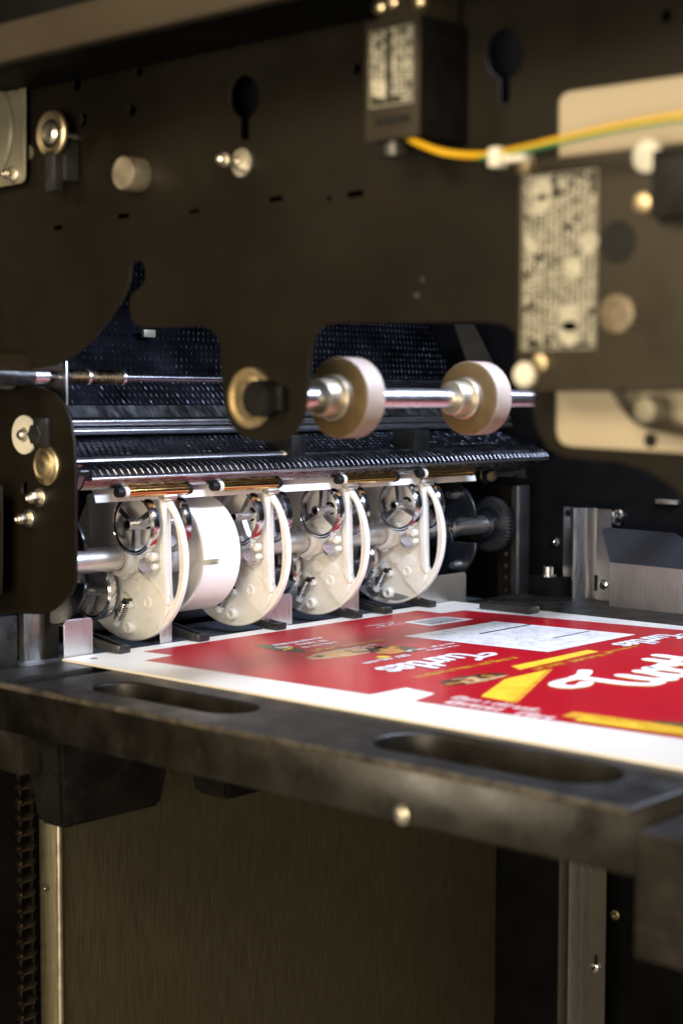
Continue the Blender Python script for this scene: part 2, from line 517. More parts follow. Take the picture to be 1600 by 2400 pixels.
# ---------------------------------------------------------------- bracket with round recess, upper left
BXK = -0.135
br = plate('round_recess_bracket', px_loop(smooth_loop([(-180, 205), (-40, 186), (30, 175), (50, 172), (59, 176), (61, 190), (61, 395), (60, 420), (54, 429), (40, 432), (-40, 446), (-180, 470)], 1), BXK),
           [px_loop(smooth_loop([(42, 186), (50, 184), (51, 190), (43, 214), (38, 216), (37, 208)], 1), BXK)], 'x', BXK, .003, 'bracket_paint')
tag(br, 'grey-green metal bracket with a round disc cut by the left picture edge', 'bracket')
q = on_x(-45, 312, BXK - .0016)
MB().lathe([(0, 0), (0, .063), (-.002, .064), (-.005, .062), (-.006, .058), (-.006, 0)], q, 'x', 64).build('round_disc', 'bracket_paint', br)
q = on_x(33, 409, BXK - .0016)
hex_bolt('screw', q, .0062, .014, 'zinc', br)
q = on_x(63, 357, -0.125)
MB().lathe([(0, 0), (0, .009), (.004, .009), (.004, 0)], q, 'x', 20).build('edge_washer', 'bracket_paint', br)

# ---------------------------------------------------------------- hanging ring lever
t = empty('ring_lever', on_x(120, 410, -0.155), 'black lever hanging from a ringed pivot beside the grey-green bracket', 'lever')
T0 = Vector(t.location)
q = on_x(119, 313, -0.155) - T0
MB().lathe([(0, .0155), (-.0015, .0225), (.0, .0245), (.004, .0245), (.004, .0155)], q, 'x', 40).build('ring', 'brass', t)
MB().lathe([(.001, 0), (.001, .0225), (.005, .0225), (.005, 0)], q, 'x', 40).build('rubber_disc', 'black_rubber', t)
MB().lathe([(.0, 0), (-.002, .0), (-.004, .0085), (-.001, .0115), (.002, .0115)], q, 'x', 32).build('pivot_pin', 'zinc', t)
arm = MB().box((q.x - .002, q.y - .009, q.z - .062), (q.x + .010, q.y + .009, q.z - .018), .003)
arm.box((q.x + .010, q.y - .012, q.z - .050), (q.x + .030, q.y + .004, q.z - .006), .003)
arm.build('arm', 'black_plastic', t)
MB().lathe([(.004, 0), (.004, .0055), (.033, .0055), (.033, 0)], q, 'x', 20).build('axle', 'zinc', t)

# ---------------------------------------------------------------- beige panel seen in the window
bp_ = MB().prism([yz(1285, 190, -0.1175), yz(1310, 180, -0.1175), yz(1850, 110, -0.1175), yz(1850, 1120, -0.1175), yz(1320, 1058, -0.1175), yz(1283, 1030, -0.1175)], 'x', -0.1175, -0.112).build('beige_panel', 'beige_panel', smooth=0)
tag(bp_, 'beige painted panel filling the rounded window of the side plate', 'panel')
q = on_x(1524, 1032, -0.1178)
MB().lathe([(0, 0), (0, .006), (-.001, .006), (-.001, 0)], q, 'x', 16).build('screw_hole', 'black_rubber', bp_)
cb = MB().tube(smooth_path([on_x(1440, 905, -.16), on_x(1462, 945, -.155), on_x(1500, 985, -.145), on_x(1560, 1003, -.145), on_x(1700, 1030, -.145)], 6), .0045, 10)
o = cb.build('grey_cable', 'switch_plastic')
tag(o, 'dark grey cable crossing the lower part of the beige panel', 'cable')
q = on_x(1528, 962, -.15)
o = MB().lathe([(0, 0), (0, .011), (-.012, .009), (-.014, 0)], q, 'x', 20).build('cable_clip', 'bracket_paint')
tag(o, 'pale cable clip on the lower beige panel above the grey cable', 'clip')


# ---------------------------------------------------------------- safety switch boxes with printed labels
def label_print(mb, y0, y1, z0, z1, x, rows, blobs):
    """columns of tiny upright lettering, too small to read, plus round marks"""
    w = (y1 - y0)
    n = rows
    for i in range(n):
        ya = y0 + w * (i + .05) / n; yb = y0 + w * (i + .90) / n
        if random.random() < .06:
            continue
        z = z0 + random.uniform(0, .01)
        end = z1 - random.choice((0, 0, .004, .02))
        while z < end:
            run = random.uniform(.006, .030)
            k = z
            while k < min(z + run, end):
                s_ = random.uniform(.0016, .0034)
                f = random.choice((0, 0, 0, .2, .35))
                g_ = random.choice((0, 0, 0, .2))
                mb.add([(x, ya + (yb - ya) * g_, k), (x, yb - (yb - ya) * f, k), (x, yb - (yb - ya) * f, k + s_), (x, ya + (yb - ya) * g_, k + s_)], [(0, 1, 2, 3)])
                k += s_ + random.choice((.0004, .0006, .0012))
            z += run + random.choice((.0012, .002, .006))
    e = .0008
    for a0_, a1_, b0_, b1_ in ((y0 - e, y1 + e, z1 + e, z1 + 2 * e), (y0 - e, y1 + e, z0 - 2 * e, z0 - e), (y0 - 2 * e, y0 - e, z0 - 2 * e, z1 + 2 * e), (y1 + e, y1 + 2 * e, z0 - 2 * e, z1 + 2 * e)):
        mb.add([(x, a0_, b0_), (x, a1_, b0_), (x, a1_, b1_), (x, a0_, b1_)], [(0, 1, 2, 3)])
    for (u, v, r) in blobs:
        cy = y0 + u * w; cz = z0 + v * (z1 - z0)
        mb.add([(x - .0002, a, b) for a, b in circle(cy, cz, r, 16)], [tuple(range(16))])


def box_from_px(name, fx, bxk, tl, tr, br_, bl, mat, label, cat):
    pts = [yz(*c, fx) for c in (tl, tr, br_, bl)]
    ys = (min(pts[1][0], pts[2][0]), max(pts[0][0], pts[3][0])); zs = ((pts[2][1] + pts[3][1]) / 2, (pts[0][1] + pts[1][1]) / 2)
    o = MB().box((fx, ys[0], zs[0]), (bxk, ys[1], zs[1]), .0035).build(name, mat)
    tag(o, label, cat)
    return o, ys, zs


FX = -0.188
sw, ys, zs = box_from_px('safety_switch', FX, -0.1222, (862, 55), (985, 33), (985, 318), (868, 330), 'switch_plastic',
                         'upright black safety switch box with pale printed label between the two keyholes', 'switch box')
sw.data.materials[0] = M['black_rubber']  # near-black body: shade on the unlit side is put into the colour
MB().box((FX - .0028, ys[0] - .0006, zs[0] - .0006), (FX + .001, ys[1] + .0006, zs[1] + .0006), .0012).build('lit_front_plate', 'switch_plastic', sw)  # added plate that keeps the paler tone of the lit front
FX -= .0030
lb = MB().box((FX - .0004, ys[0] + .006, zs[0] + .026), (FX + .001, ys[1] - .006, zs[1] - .006)).build('label', 'label_film', sw, smooth=0)
m = MB(); label_print(m, ys[0] + .007, ys[1] - .007, zs[0] + .029, zs[1] - .010, FX - .0009, 8, [(.78, .22, .0075)])
m.build('label_lettering', 'label_print', lb, smooth=0, recalc=False)
MB().box((FX - .0008, ys[0] + .010, zs[0] + .012), (FX + .001, ys[1] - .012, zs[0] + .018)).build('entry_slot', 'black_rubber', sw, smooth=0)
for px, py in ((892, 16), (922, 4), (984, 2)):
    q = on_x(px, py, FX + .012)
    MB().lathe([(0.004, 0), (0.004, .007), (-.004, .0068), (-.0065, .004), (-.007, 0)], q, 'x', 20).build('screw', 'brass', sw)
MB().box((FX + .012, ys[0] + .004, zs[1] - .002), (-.13, ys[1] - .004, zs[1] + .06), .002).build('bracket', 'switch_plastic', sw)
q = on_x(925, 336, FX + .02)
MB().cyl((q.x, q.y, zs[0] + .002), (q.x, q.y, zs[0] - .012), .012, 20).build('cable_gland', 'black_plastic', sw)

FX2 = -0.172
s2, ys2, zs2 = box_from_px('interlock_box', FX2, -0.1222, (1212, 372), (1760, 318), (1760, 930), (1214, 903), 'switch_plastic',
                           'big black interlock box with blurred label and brass screws at the right edge', 'interlock box')
la = yz(1226, 408, FX2); lb2 = yz(1403, 398, FX2); lc = yz(1226, 828, FX2)
lb = MB().prism(round_rect(lb2[0], lc[1], la[0], la[1], .006), 'x', FX2 - .0006, FX2 + .001).build('label', 'label_film', s2, smooth=0)
m = MB(); label_print(m, lb2[0] + .002, la[0] - .002, lc[1] + .004, la[1] - .004, FX2 - .0012, 13,
                      [(.74, .93, .0095), (.75, .84, .008), (.07, .60, .008), (.3, .46, .009), (.33, .17, .011), (.34, .08, .010), (.9, .6, .006)])
m.build('label_lettering', 'label_print', lb, smooth=0, recalc=False)
for px, py, r, mt in ((1520, 366, .0125, 'nylon'), (1512, 477, .009, 'brass'), (1233, 878, .0105, 'nylon'), (1273, 851, .0085, 'brass'), (1232, 386, .0085, 'brass')):
    q = on_x(px, py, FX2)
    MB().lathe([(0.001, 0), (0.001, r), (-.004, r), (-.0065, r * .8), (-.0075, r * .4), (-.0075, 0)], q, 'x', 28).build('screw', mt, s2)
q = on_x(1448, 735, FX2)
MB().lathe([(0.001, 0), (0.001, .0155), (-.003, .0152), (-.004, .0135), (-.004, .009), (-.002, .0085), (-.002, 0)], q, 'x', 32).build('flat_screw', 'dull_bronze', s2)
q = on_x(1446, 568, FX2 - .0004)
MB().lathe([(0.002, 0), (0.0, .0165), (-.0004, .0160), (-.0002, 0)], q, 'x', 32).build('round_plug', 'black_rubber', s2)
q = yz(1542, 385, FX2); q2 = yz(1562, 525, FX2)
MB().box((FX2 - .0008, q2[0], q2[1]), (FX2 + .001, q[0], q[1])).build('notch', 'black_rubber', s2, smooth=0)
q = yz(1562, 360, FX2); q2 = yz(1600, 515, FX2)
MB().box((FX2 - .022, q2[0] - .03, q2[1]), (FX2 - .001, q[0], q[1]), .002).build('latch_housing', 'black_rubber', s2)

# earth cable, yellow with a green stripe
path = [on_x(955, 322, -.175), on_x(985, 338, -.185), on_x(1040, 357, -.19), on_x(1110, 364, -.195), on_x(1180, 358, -.205), on_x(1320, 326, -.22), on_x(1450, 297, -.23), on_x(1600, 272, -.235), on_x(1760, 250, -.235)]
sp = smooth_path(path, 8)
gc = MB().tube(sp, .0031, 12).build('earth_cable', 'cable_yellow')
tag(gc, 'yellow and green earth cable sagging from the safety switch to the right', 'cable')
MB().tube([v + Vector((-.0005, .0003, -.0014)) for v in sp[26:]], .0024, 10).build('green_stripe', 'cable_green', gc)
q = on_x(1172, 366, -.205)
ct = MB().box((q.x - .007, q.y - .004, q.z - .009), (q.x + .006, q.y + .008, q.z + .007), .003)
ct.box((q.x - .004, q.y - .026, q.z - .006), (q.x + .008, q.y - .0042, q.z + .001), .002)
o = ct.build('cable_tie', 'nylon')
tag(o, 'pale nylon cable tie wrapped round the earth cable', 'cable tie')

# ================================================================ roller shaft with two tan rollers
RY, RZ = -0.46, 0.3265
t = empty('roller_shaft', (0, RY, RZ), 'polished shaft carrying two tan rubber rollers behind the plate lobe', 'roller shaft')
MB().lathe([(-.115, 0), (-.115, .0105), (.86, .0105), (.86, 0)], (0, 0, 0), 'x', 40).build('shaft', 'rod_steel', t)
for xr in (0.0185, 0.2405):
    r_ = part_empty('roller', (xr, 0, 0), t)
    w = .0155
    MB().lathe([(-w, .0225), (-w, .0395), (-w + .0015, .0418), (w - .0015, .0418), (w, .0395), (w, .0225), (-w, .0225)], (0, 0, 0), 'x', 64).build('tyre', 'tan_rubber', r_)
    MB().lathe([(-w + .0016, .0417), (-w + .0022, .0424), (w - .0022, .0424), (w - .0016, .0417)], (0, 0, 0), 'x', 64).build('pale_tread', 'tread_rubber', r_)  # outer band, paler than the tyre sides
    MB().lathe([(-w - .010, .0107), (-w - .010, .0225), (-w - .0085, .0240), (-w + .0005, .0240), (w + .008, .0240), (w + .008, .0107)], (0, 0, 0), 'x', 48).build('hub', 'satin_zinc', r_)
    MB().lathe([(-w - .030, .0107), (-w - .030, .0180), (-w - .0285, .0192), (-w - .0102, .0192)], (0, 0, 0), 'x', 48).build('collar', 'satin_zinc', r_)

# ================================================================ lower left bracket plate
LX = -0.06
lo_px = [(-300, 905), (60, 903), (100, 908), (130, 922), (152, 946), (168, 985), (176, 1035), (180, 1100), (180, 1365), (168, 1392), (150, 1412), (126, 1432), (95, 1440), (30, 1438), (-300, 1437)]
lp = plate('bearing_bracket_plate', [yz(a, b, LX) for a, b in lo_px], [[yz(a, b, LX) for a, b in ((54, 1131), (67, 1131), (67, 1157), (54, 1157))]], 'x', LX, .004, 'black_paint')
tag(lp, 'smaller rounded black bracket plate with washers and bolts at lower left', 'bracket plate')
X0 = LX - .0022
q = on_x(60, 1019, X0)
b = MB().lathe([(0, .009), (-.003, .009), (-.003, .0228), (-.0024, .0235), (0, .0235)], q, 'x', 40).build('washer', 'nylon', lp)
MB().lathe([(0, 0), (0, .0092), (-.001, .009), (-.004, .0075), (-.008, .0062), (-.0105, .004), (-.011, 0)], q, 'x', 24).build('screw', 'zinc', lp)
q = on_x(98, 1018, X0)
b = MB().lathe([(0, 0), (0, .0135), (-.011, .0130), (-.012, .012), (-.012, 0)], q, 'x', 6)
b.box((q.x - .009, q.y - .020, q.z - .016), (q.x, q.y + .006, q.z + .020), .003)
b.build('clip', 'black_plastic', lp)
q = on_x(112, 1091, X0)
MB().lathe([(0, 0), (0, .0235), (-.003, .0235), (-.004, .0225), (-.004, .0205), (-.006, .0195), (-.0075, .0165), (-.006, .0135), (-.006, .012), (-.009, .0105), (-.0105, .007), (-.010, .004), (-.010, 0)], q, 'x', 40).build('flanged_bearing', 'brass', lp)
for px, py in ((98, 1166), (72, 1215)):
    hex_bolt('bolt', on_x(px, py, X0), .0072, .020, 'zinc', lp)
# slim cover strip at the very left edge
o = plate('edge_cover', [yz(a, b, -.10) for a, b in smooth_loop([(-200, 1128), (0, 1134), (7, 1142), (7, 1385), (0, 1400), (-200, 1405)], 1)], [], 'x', -.10, .003, 'black_paint', bevel=.001)
tag(o, 'narrow black cover strip cut by the left picture edge below the bearing washers', 'cover strip')

# ================================================================ spring loaded rod (left) and sleeve
RYs = -0.02
q = on_y(300, 885, RYs)
t = empty('spring_rod', (0, RYs, q.z), 'thin steel rod with two small coil springs beside the bracket plate', 'spring rod')
MB().lathe([(-.10, 0), (-.10, .0052), (.75, .0052), (.75, 0)], (0, 0, 0), 'x', 20).build('rod', 'dark_rod', t)


def coil(x0, x1, r, wire, turns, seg=14):
    pts = []
    n = int(turns * seg)
    for k in range(n + 1):
        a = 2 * math.pi * k / seg
        pts.append((x0 + (x1 - x0) * k / n, r * math.cos(a), r * math.sin(a)))
    return MB().tube(pts, wire, 6)


xa = on_y(137, 885, RYs).x; xb = on_y(203, 885, RYs).x; xc = on_y(283, 885, RYs).x
coil(xa, xb - .002, .0082, .0013, 12).build('coil_spring', 'chain_steel', t)
coil(xb + .002, xc, .0082, .0013, 15).build('coil_spring', 'chain_steel', t)
for xx in (xb, xc + .001):
    MB().lathe([(-.002, .005), (-.002, .0098), (.002, .0098), (.002, .005)], (xx, 0, 0), 'x', 24).build('retaining_ring', 'dark_chrome', t)
# cylinder body to the left
q1 = on_y(-60, 885, RYs).x; q2 = on_y(72, 885, RYs).x
MB().lathe([(-.35, 0), (-.35, .017), (q2 - .03, .017), (q2 - .028, .0125), (q2, .0125), (q2, 0)], (0, 0, 0), 'x', 28).build('sleeve', 'black_plastic', t)
MB().lathe([(q2 - .001, 0), (q2 - .001, .0100), (q2 + .022, .0100), (q2 + .022, 0)], (0, 0, 0), 'x', 24).build('rod_end', 'rod_steel', t)
o = MB().box((xa - .0035, RYs - .02, q.z - .035), (xa - .001, RYs + .03, q.z + .018), .0006).build('end_bracket', 'aluminium')
tag(o, 'thin bright metal bracket edge holding the spring rod', 'bracket')
o = MB().box((q2 - .20, RYs - .085, q.z + .004), (q2 - .015, RYs - .055, q.z + .024), .006).build('sleeve_cover', 'switch_plastic')
tag(o, 'rounded dark cover over the sleeve at the left picture edge', 'cover')

# ================================================================ paper guide with embossed steel plates
GX0, GX1 = 0.02, 1.02
# profile points (y, z) read at photo column 400
def pz(py, y, px=400):
    return on_y(px, py, y).z


guide = empty('paper_guide', (0, 0, 0), 'long embossed steel paper guide running above the four white discs', 'paper guide')
ya, yb_ = 0.125, 0.205
nose = [(0.012, pz(1074, .012)), (-.004, pz(1078, -.004) + .0005), (-.018, pz(1086, -.018)), (-.026, pz(1096, -.026)), (-.030, pz(1108, -.030)), (-.029, pz(1115, -.029))]
under = [(-.0285, nose[-1][1] - .0016), (-.0265, nose[-1][1] - .006), (-.0235, nose[-1][1] - .0105), (-.0190, nose[-1][1] - .0135)]


def sheet_x(profile, x0, x1, thick, n=1):
    """profile in (y,z) swept along X with thickness"""
    b = MB()
    k = len(profile)
    nr = []
    for i in range(k):
        p0 = profile[max(i - 1, 0)]; p1 = profile[min(i + 1, k - 1)]
        d = Vector((p1[0] - p0[0], p1[1] - p0[1])).normalized()
        nr.append((-d.y, d.x))
    lo = [(y - a * thick / 2, z - c * thick / 2) for (y, z), (a, c) in zip(profile, nr)]
    hi = [(y + a * thick / 2, z + c * thick / 2) for (y, z), (a, c) in zip(profile, nr)]
    loop = hi + lo[::-1]
    m_ = len(loop)
    xs = [x0 + (x1 - x0) * i / n for i in range(n + 1)]
    rings = [[b.bm.verts.new((x, y, z)) for y, z in loop] for x in xs]
    for A, B in zip(rings, rings[1:]):
        for i in range(m_):
            j = (i + 1) % m_
            b.bm.faces.new([A[i], A[j], B[j], B[i]])
    for R in (rings[0], rings[-1]):
        for i in range(k - 1):
            b.bm.faces.new([R[i], R[i + 1], R[m_ - 2 - i], R[m_ - 1 - i]])
    return b


xl = on_y(214, 1112, -.029).x; xr = on_y(1283, 1072, -.029).x
sheet_x(nose, xl, xr, .0016).build('nose_plate', 'tread_steel', guide)
sheet_x(under, xl - .01, xr - .02, .0012, 40).build('underside_plate', 'foil_steel', guide)
MB().lathe([(xl, 0), (xl, .0021), (xr, .0021), (xr, 0)], (0, -.0295, nose[-1][1]), 'x', 14).build('lip_highlight', 'rod_steel', guide)  # added bright rod: the highlight line of the lip is put into its metal
# slanted raised ribs wrapped over the nose: too fine to pick apart
rb = MB()
nrib = 88
for i in range(nrib):
    x = xl + .004 + (xr - xl - .008) * i / (nrib - 1)
    for (y0_, z0_), (y1_, z1_), k in zip(nose[1:-1], nose[2:], range(9)):
        s0 = x + (k - 2) * .0022; s1 = x + (k - 1) * .0022
        dy = y1_ - y0_; dz = z1_ - z0_; L_ = math.hypot(dy, dz); ny, nz_ = dz / L_, -dy / L_
        if ny > 0: ny, nz_ = -ny, -nz_
        w_, h_ = .0007, .0013
        rb.add([(s0 - w_, y0_ + ny * .0006, z0_ + nz_ * .0006), (s0, y0_ + ny * h_, z0_ + nz_ * h_), (s0 + w_, y0_ + ny * .0006, z0_ + nz_ * .0006),
                (s1 - w_, y1_ + ny * .0006, z1_ + nz_ * .0006), (s1, y1_ + ny * h_, z1_ + nz_ * h_), (s1 + w_, y1_ + ny * .0006, z1_ + nz_ * .0006)],
               [(0, 1, 4, 3), (1, 2, 5, 4)])
o = rb.build('raised_ribs', 'rib_steel', guide, smooth=0, recalc=False); o['kind'] = 'stuff'
# left end cap of the guide
MB().prism([nose[0], nose[2], nose[4], under[1], under[3], (.03, under[3][1]), (.03, nose[0][1])], 'x', xl - .020, xl - .012).build('end_cap', 'dark_rod', guide, smooth=0)


def bumps(p0, p1, x0, x1, dx, ds, length, width, h, lean, parent, name, mat='tread_bump'):
    """staggered raised dashes on a sloped sheet between (y,z) p0 and p1"""
    b = MB()
    d = Vector((p1[0] - p0[0], p1[1] - p0[1])); L_ = d.length; d.normalize(); n = Vector((-d.y, d.x))
    if n.x > 0: n = -n
    rows = int(L_ / ds)
    for r in range(rows):
        s = (r + .5) * ds
        x = x0 + (dx / 2 if r % 2 else 0)
        while x < x1:
            def pt(u, v, w):
                q = Vector(p0) + d * (s + v) + n * w
                return (x + u, q.x, q.y)
            lx = lean * length * random.uniform(.7, 1.3); hj = h * random.uniform(.5, 1.25)
            b.add([pt(-lx / 2, -length / 2, 0), pt(width / 2, 0, 0.0), pt(lx / 2, length / 2, 0), pt(-width / 2, 0, 0.0), pt(random.uniform(-.2, .2) * width, random.uniform(-.1, .1) * length, hj)],
                  [(0, 1, 4), (1, 2, 4), (2, 3, 4), (3, 0, 4)])
            x += dx
    o = b.build(name, mat, parent, smooth=0, recalc=False); o['kind'] = 'stuff'
    return o


# lower embossed sheet between the rods
lowA = (.018, pz(1072, .018)); lowB = (.095, pz(1018, .095))
sheet_x([lowA, lowB], xl - .02, xr + .01, .0016).build('lower_embossed_plate', 'tread_steel', guide)
bumps((lowA[0], lowA[1] + .0009), (lowB[0], lowB[1] + .0009), xl, xr, .0105, .0105, .0105, .0034, .0016, -.35, guide, 'lower_embossing')
# plain strip with the smooth reflection
stA = (.102, pz(985, .102)); stB = (.122, pz(951, .122))
sheet_x([stA, stB], xl - .02, xr + .01, .0016).build('plain_strip', 'strip_steel', guide)
# tall upper embossed sheet, curving back towards the top
up = [(.126, pz(949, .126)), (.150, pz(880, .150)), (.178, pz(800, .178)), (.215, pz(700, .215)), (.275, pz(540, .275))]
sheet_x(up, xl - .10, xr - .03, .0016).build('upper_embossed_plate', 'tread_dark', guide)
for i, (a_, c_) in enumerate(zip(up, up[1:])):
    bumps((a_[0] - .0008, a_[1] + .0002), (c_[0] - .0008, c_[1] + .0002), xl - .095, xr - .035, .0100, .0112, .0105, .0032, .0018, -.38 if i < 1 else .3, guide, 'upper_embossing')
# gusset and clip at the top of the guide
o = MB().box((on_y(335, 780, .165).x, .162, on_y(335, 790, .165).z), (on_y(362, 780, .165).x, .168, on_y(335, 772, .165).z), .001).build('white_clip', 'bracket_paint', guide)
g0 = [on_y(1060, 760, .13), on_y(1105, 760, .13), on_y(1150, 850, .13), on_y(1090, 850, .13)]
MB().prism([(v.x, v.z) for v in g0], 'y', .125, .128).build('gusset', 'switch_plastic', guide, smooth=0)

# guide rods
for py, y, r, mt, lab in ((990, .088, .0062, 'rod_steel', 'upper of the paired bright guide rods behind the plate lobe'),
                          (1012, .083, .0050, 'rod_steel', 'lower of the paired bright guide rods behind the plate lobe')):
    o = MB().lathe([(0, 0), (0, r), (1.08, r), (1.08, 0)], (xl - .05, y, pz(py, y, 178)), 'x', 24).build('guide_rod', mt)
    tag(o, lab, 'rod', 'guide rods above the embossed guide')
zr3 = pz(1084, .004, 181)
o = empty('split_guide_rod', (0, .004, zr3), 'front guide rod interrupted by black clamps just above the ribbed edge', 'rod')
a1 = on_y(660, 1064, .004).x; a2 = on_y(1000, 1048, .004).x
MB().lathe([(xl - .03, 0), (xl - .03, .0062), (a1, .0062), (a1, 0)], (0, 0, 0), 'x', 24).build('rod', 'rod_steel', o)
MB().lathe([(a1 + .028, 0), (a1 + .028, .0062), (a2 - .05, .0062), (a2 - .05, 0)], (0, 0, 0), 'x', 24).build('rod', 'dark_rod', o)
MB().lathe([(a2, 0), (a2, .0062), (xr + .0, .0062), (xr + .0, 0)], (0, 0, 0), 'x', 24).build('rod', 'dark_rod', o)
MB().lathe([(a1 - .001, .0062), (a1 - .001, .0075), (a1 + .006, .0075), (a1 + .006, 0)], (0, 0, 0), 'x', 24).build('ferrule', 'brass', o)
MB().box((a1 + .004, -.016, -.004), (a1 + .034, .030, .030), .004).build('clamp', 'black_rubber', o)
MB().box((a2 - .050, -.016, -.004), (a2 - .012, .030, .034), .004).build('clamp', 'black_rubber', o)

# far right hinge under the guide
q = on_y(1150, 1108, .02)
t = part_empty('hinge', q, guide)
MB().prism([(-.015, .022), (.11, .022), (.115, .010), (.09, -.012), (.02, -.004), (.004, -.020), (-.012, -.012)], 'y', .012, .016).build('bracket', 'dark_rod', t, smooth=0)
MB().lathe([(0, 0), (0, .0048), (.085, .0048), (.085, 0)], (.006, -.002, -.002), 'x', 20).build('pin', 'rod_steel', t)
MB().lathe([(-.003, 0), (-.003, .008), (.003, .008), (.003, 0)], (0, -.002, -.006), 'x', 20).build('bolt', 'brass', t)
MB().box((.085, -.008, -.012), (.094, .010, .010), .002).build('end_block', 'black_plastic', t)

# ================================================================ white sheet arriving over the discs
zt = pz(1150, -.004)
prof = [(.16, zt + .050), (.10, zt + .040), (.05, zt + .030), (.015, zt + .020), (-.002, zt + .008), (-.008, zt - .003), (-.010, zt - .010)]
fs = sheet_x(prof, on_y(222, 1175, -.008).x, on_y(1112, 1130, -.008).x, .0012).build('arriving_sheet', 'fresh_paper')
tag(fs, 'blank white sheet edge arriving from the guide above the discs', 'paper sheet')

# ================================================================ copper coloured delivery rollers
YC = -.024
spots = [(283, 441, 1150, 'left-most copper roller, red-tinted, above the first white disc'),
         (505, 651, 1136, 'second copper roller from the left, above the white drum'),
         (795, 926, 1121, 'third copper roller from the left, above the third white disc'),
         (985, 1106, 1107, 'right-most copper roller at the end of the arriving sheet')]
for x0p, x1p, py, lab in spots:
    A = on_y(x0p, py + 2, YC); B = on_y(x1p, py - 2, YC)
    zc_ = (on_y(x0p, py + .043 * (x1p - x0p) / 2, YC).z + on_y(x1p, py - .043 * (x1p - x0p) / 2, YC).z) / 2
    L_ = B.x - A.x
    t = empty('delivery_roller', (A.x, YC, zc_), lab, 'roller', 'copper delivery rollers under the guide')
    MB().lathe([(.010, 0), (.010, .0070), (L_ - .004, .0070), (L_ - .004, 0)], (0, 0, 0), 'x', 36).build('barrel', 'copper_roll', t)
    MB().lathe([(0.004, 0), (0.004, .0066), (.0099, .0073), (.0099, 0)], (0, 0, 0), 'x', 28).build('end_ring', 'nylon', t)
    MB().lathe([(-.007, 0), (-.007, .0058), (-.006, .0064), (.0038, .0066), (.0038, 0)], (0, 0, 0), 'x', 28).build('end_cap', 'black_rubber', t)
    MB().lathe([(L_ - .0038, 0), (L_ - .0038, .0078), (L_ + .003, .0070), (L_ + .003, 0)], (0, 0, 0), 'x', 28).build('end_cap', 'black_rubber', t)

# ================================================================ drive shaft, flanges, gear
Y0, ZC, RD = .06, .1125, .1125
SR = .0166
t = empty('drive_shaft', (0, Y0, ZC), 'thick steel shaft passing through all the white discs', 'shaft')
MB().lathe([(.05, 0), (.05, SR), (.80, SR), (.80, 0)], (0, 0, 0), 'x', 40).build('shaft', 'shaft_steel', t)
MB().lathe([(-.06, 0), (-.06, SR * .88), (.048, SR * .88), (.048, SR * .75), (.052, SR * .75)], (0, 0, 0), 'x', 36).build('shaft_end', 'rod_steel', t)
MB().lathe([(.80, 0), (.80, .030), (.806, .031), (.818, .031), (.818, .026), (.8185, 0)], (0, 0, 0), 'x', 44).build('bearing', 'dark_rod', t)
MB().lathe([(.8186, 0), (.8186, .0245), (.826, .0245), (.826, 0)], (0, 0, 0), 'x', 40).build('snap_ring', 'brass', t)
MB().lathe([(.826, 0), (.826, .0205), (.842, .0205), (.843, .018), (.845, .018), (.846, .0205), (.858, .0205), (.858, 0)], (0, 0, 0), 'x', 40).build('collar', 'rod_steel', t)
MB().lathe([(.858, 0), (.858, .0155), (.945, .0155), (.945, 0)], (0, 0, 0), 'x', 36).build('reduced_shaft', 'shaft_steel', t)

# gear
b = MB()
teeth = []
nt_ = 44
for k in range(nt_):
    for a_, r_ in ((-.30, .0435), (-.16, .0475), (.16, .0475), (.30, .0435)):
        an = 2 * math.pi * (k + a_) / nt_
        teeth.append((r_ * math.cos(an), r_ * math.sin(an)))
g = plate('timing_gear', [(Y0 + a_, ZC + c_) for a_, c_ in teeth], [circle(Y0, ZC, .014, 24)], 'x', .966, .014, 'black_plastic', bevel=.0005)
tag(g, 'black toothed gear at the far end of the steel shaft', 'gear')
MB().lathe([(-.022, .0150), (-.022, .022), (-.021, .0235), (-.008, .0235), (-.007, .030), (-.0072, .0)], (.966, Y0, ZC), 'x', 36).build('gear_hub', 'blue_black', g)


def flange(name, x, r, lab):
    pts = [(Y0 + r * math.cos(rad(a)), ZC + r * .0 + r * 1.12 * math.sin(rad(a))) for a in range(-172, 173, 6)]
    # slot opening towards the front (-Y)
    pts = [(Y0 - r * .93, ZC - .0205)] + [(y, z) for y, z in pts if not (y < Y0 - r * .90)] + [(Y0 - r * .93, ZC + .0205)]
    pts += [(Y0 - r * .62, ZC + .0205), (Y0 - r * .30, ZC + .0205), (Y0 - r * .26, ZC), (Y0 - r * .30, ZC - .0205), (Y0 - r * .62, ZC - .0205)]
    o = plate(name, pts, [], 'x', x, .006, 'blue_black', bevel=.0015)
    tag(o, lab, 'flange')
    return o


fl = flange('bearing_flange', .835, .078, 'dark rounded bearing flange with a slot on the far side of the discs')
for yy, zz in ((Y0 - .038, ZC - .058), (Y0 - .030, ZC + .058)):
    MB().lathe([(0, 0), (0, .0085), (-.004, .0085), (-.010, .0062), (-.018, .0058), (-.018, 0)], (.832, yy, zz), 'x', 20).build('bolt', 'dark_chrome', fl)
fl2 = flange('bearing_flange', .035, .070, 'dark rounded bearing flange half hidden behind the bracket plate')

# ================================================================ disc units
DX = (.163, .355, .521, .700)
X3 = DX[2]


def loc3(zx, zy, off=0.0):
    """photo crop position on the third disc -> local (y, z) on its near face"""
    p = on_x(640 + zx * .20408, 1120 + zy * .20408, X3 - .0035 - off)
    return (p.y - Y0, p.z - ZC)


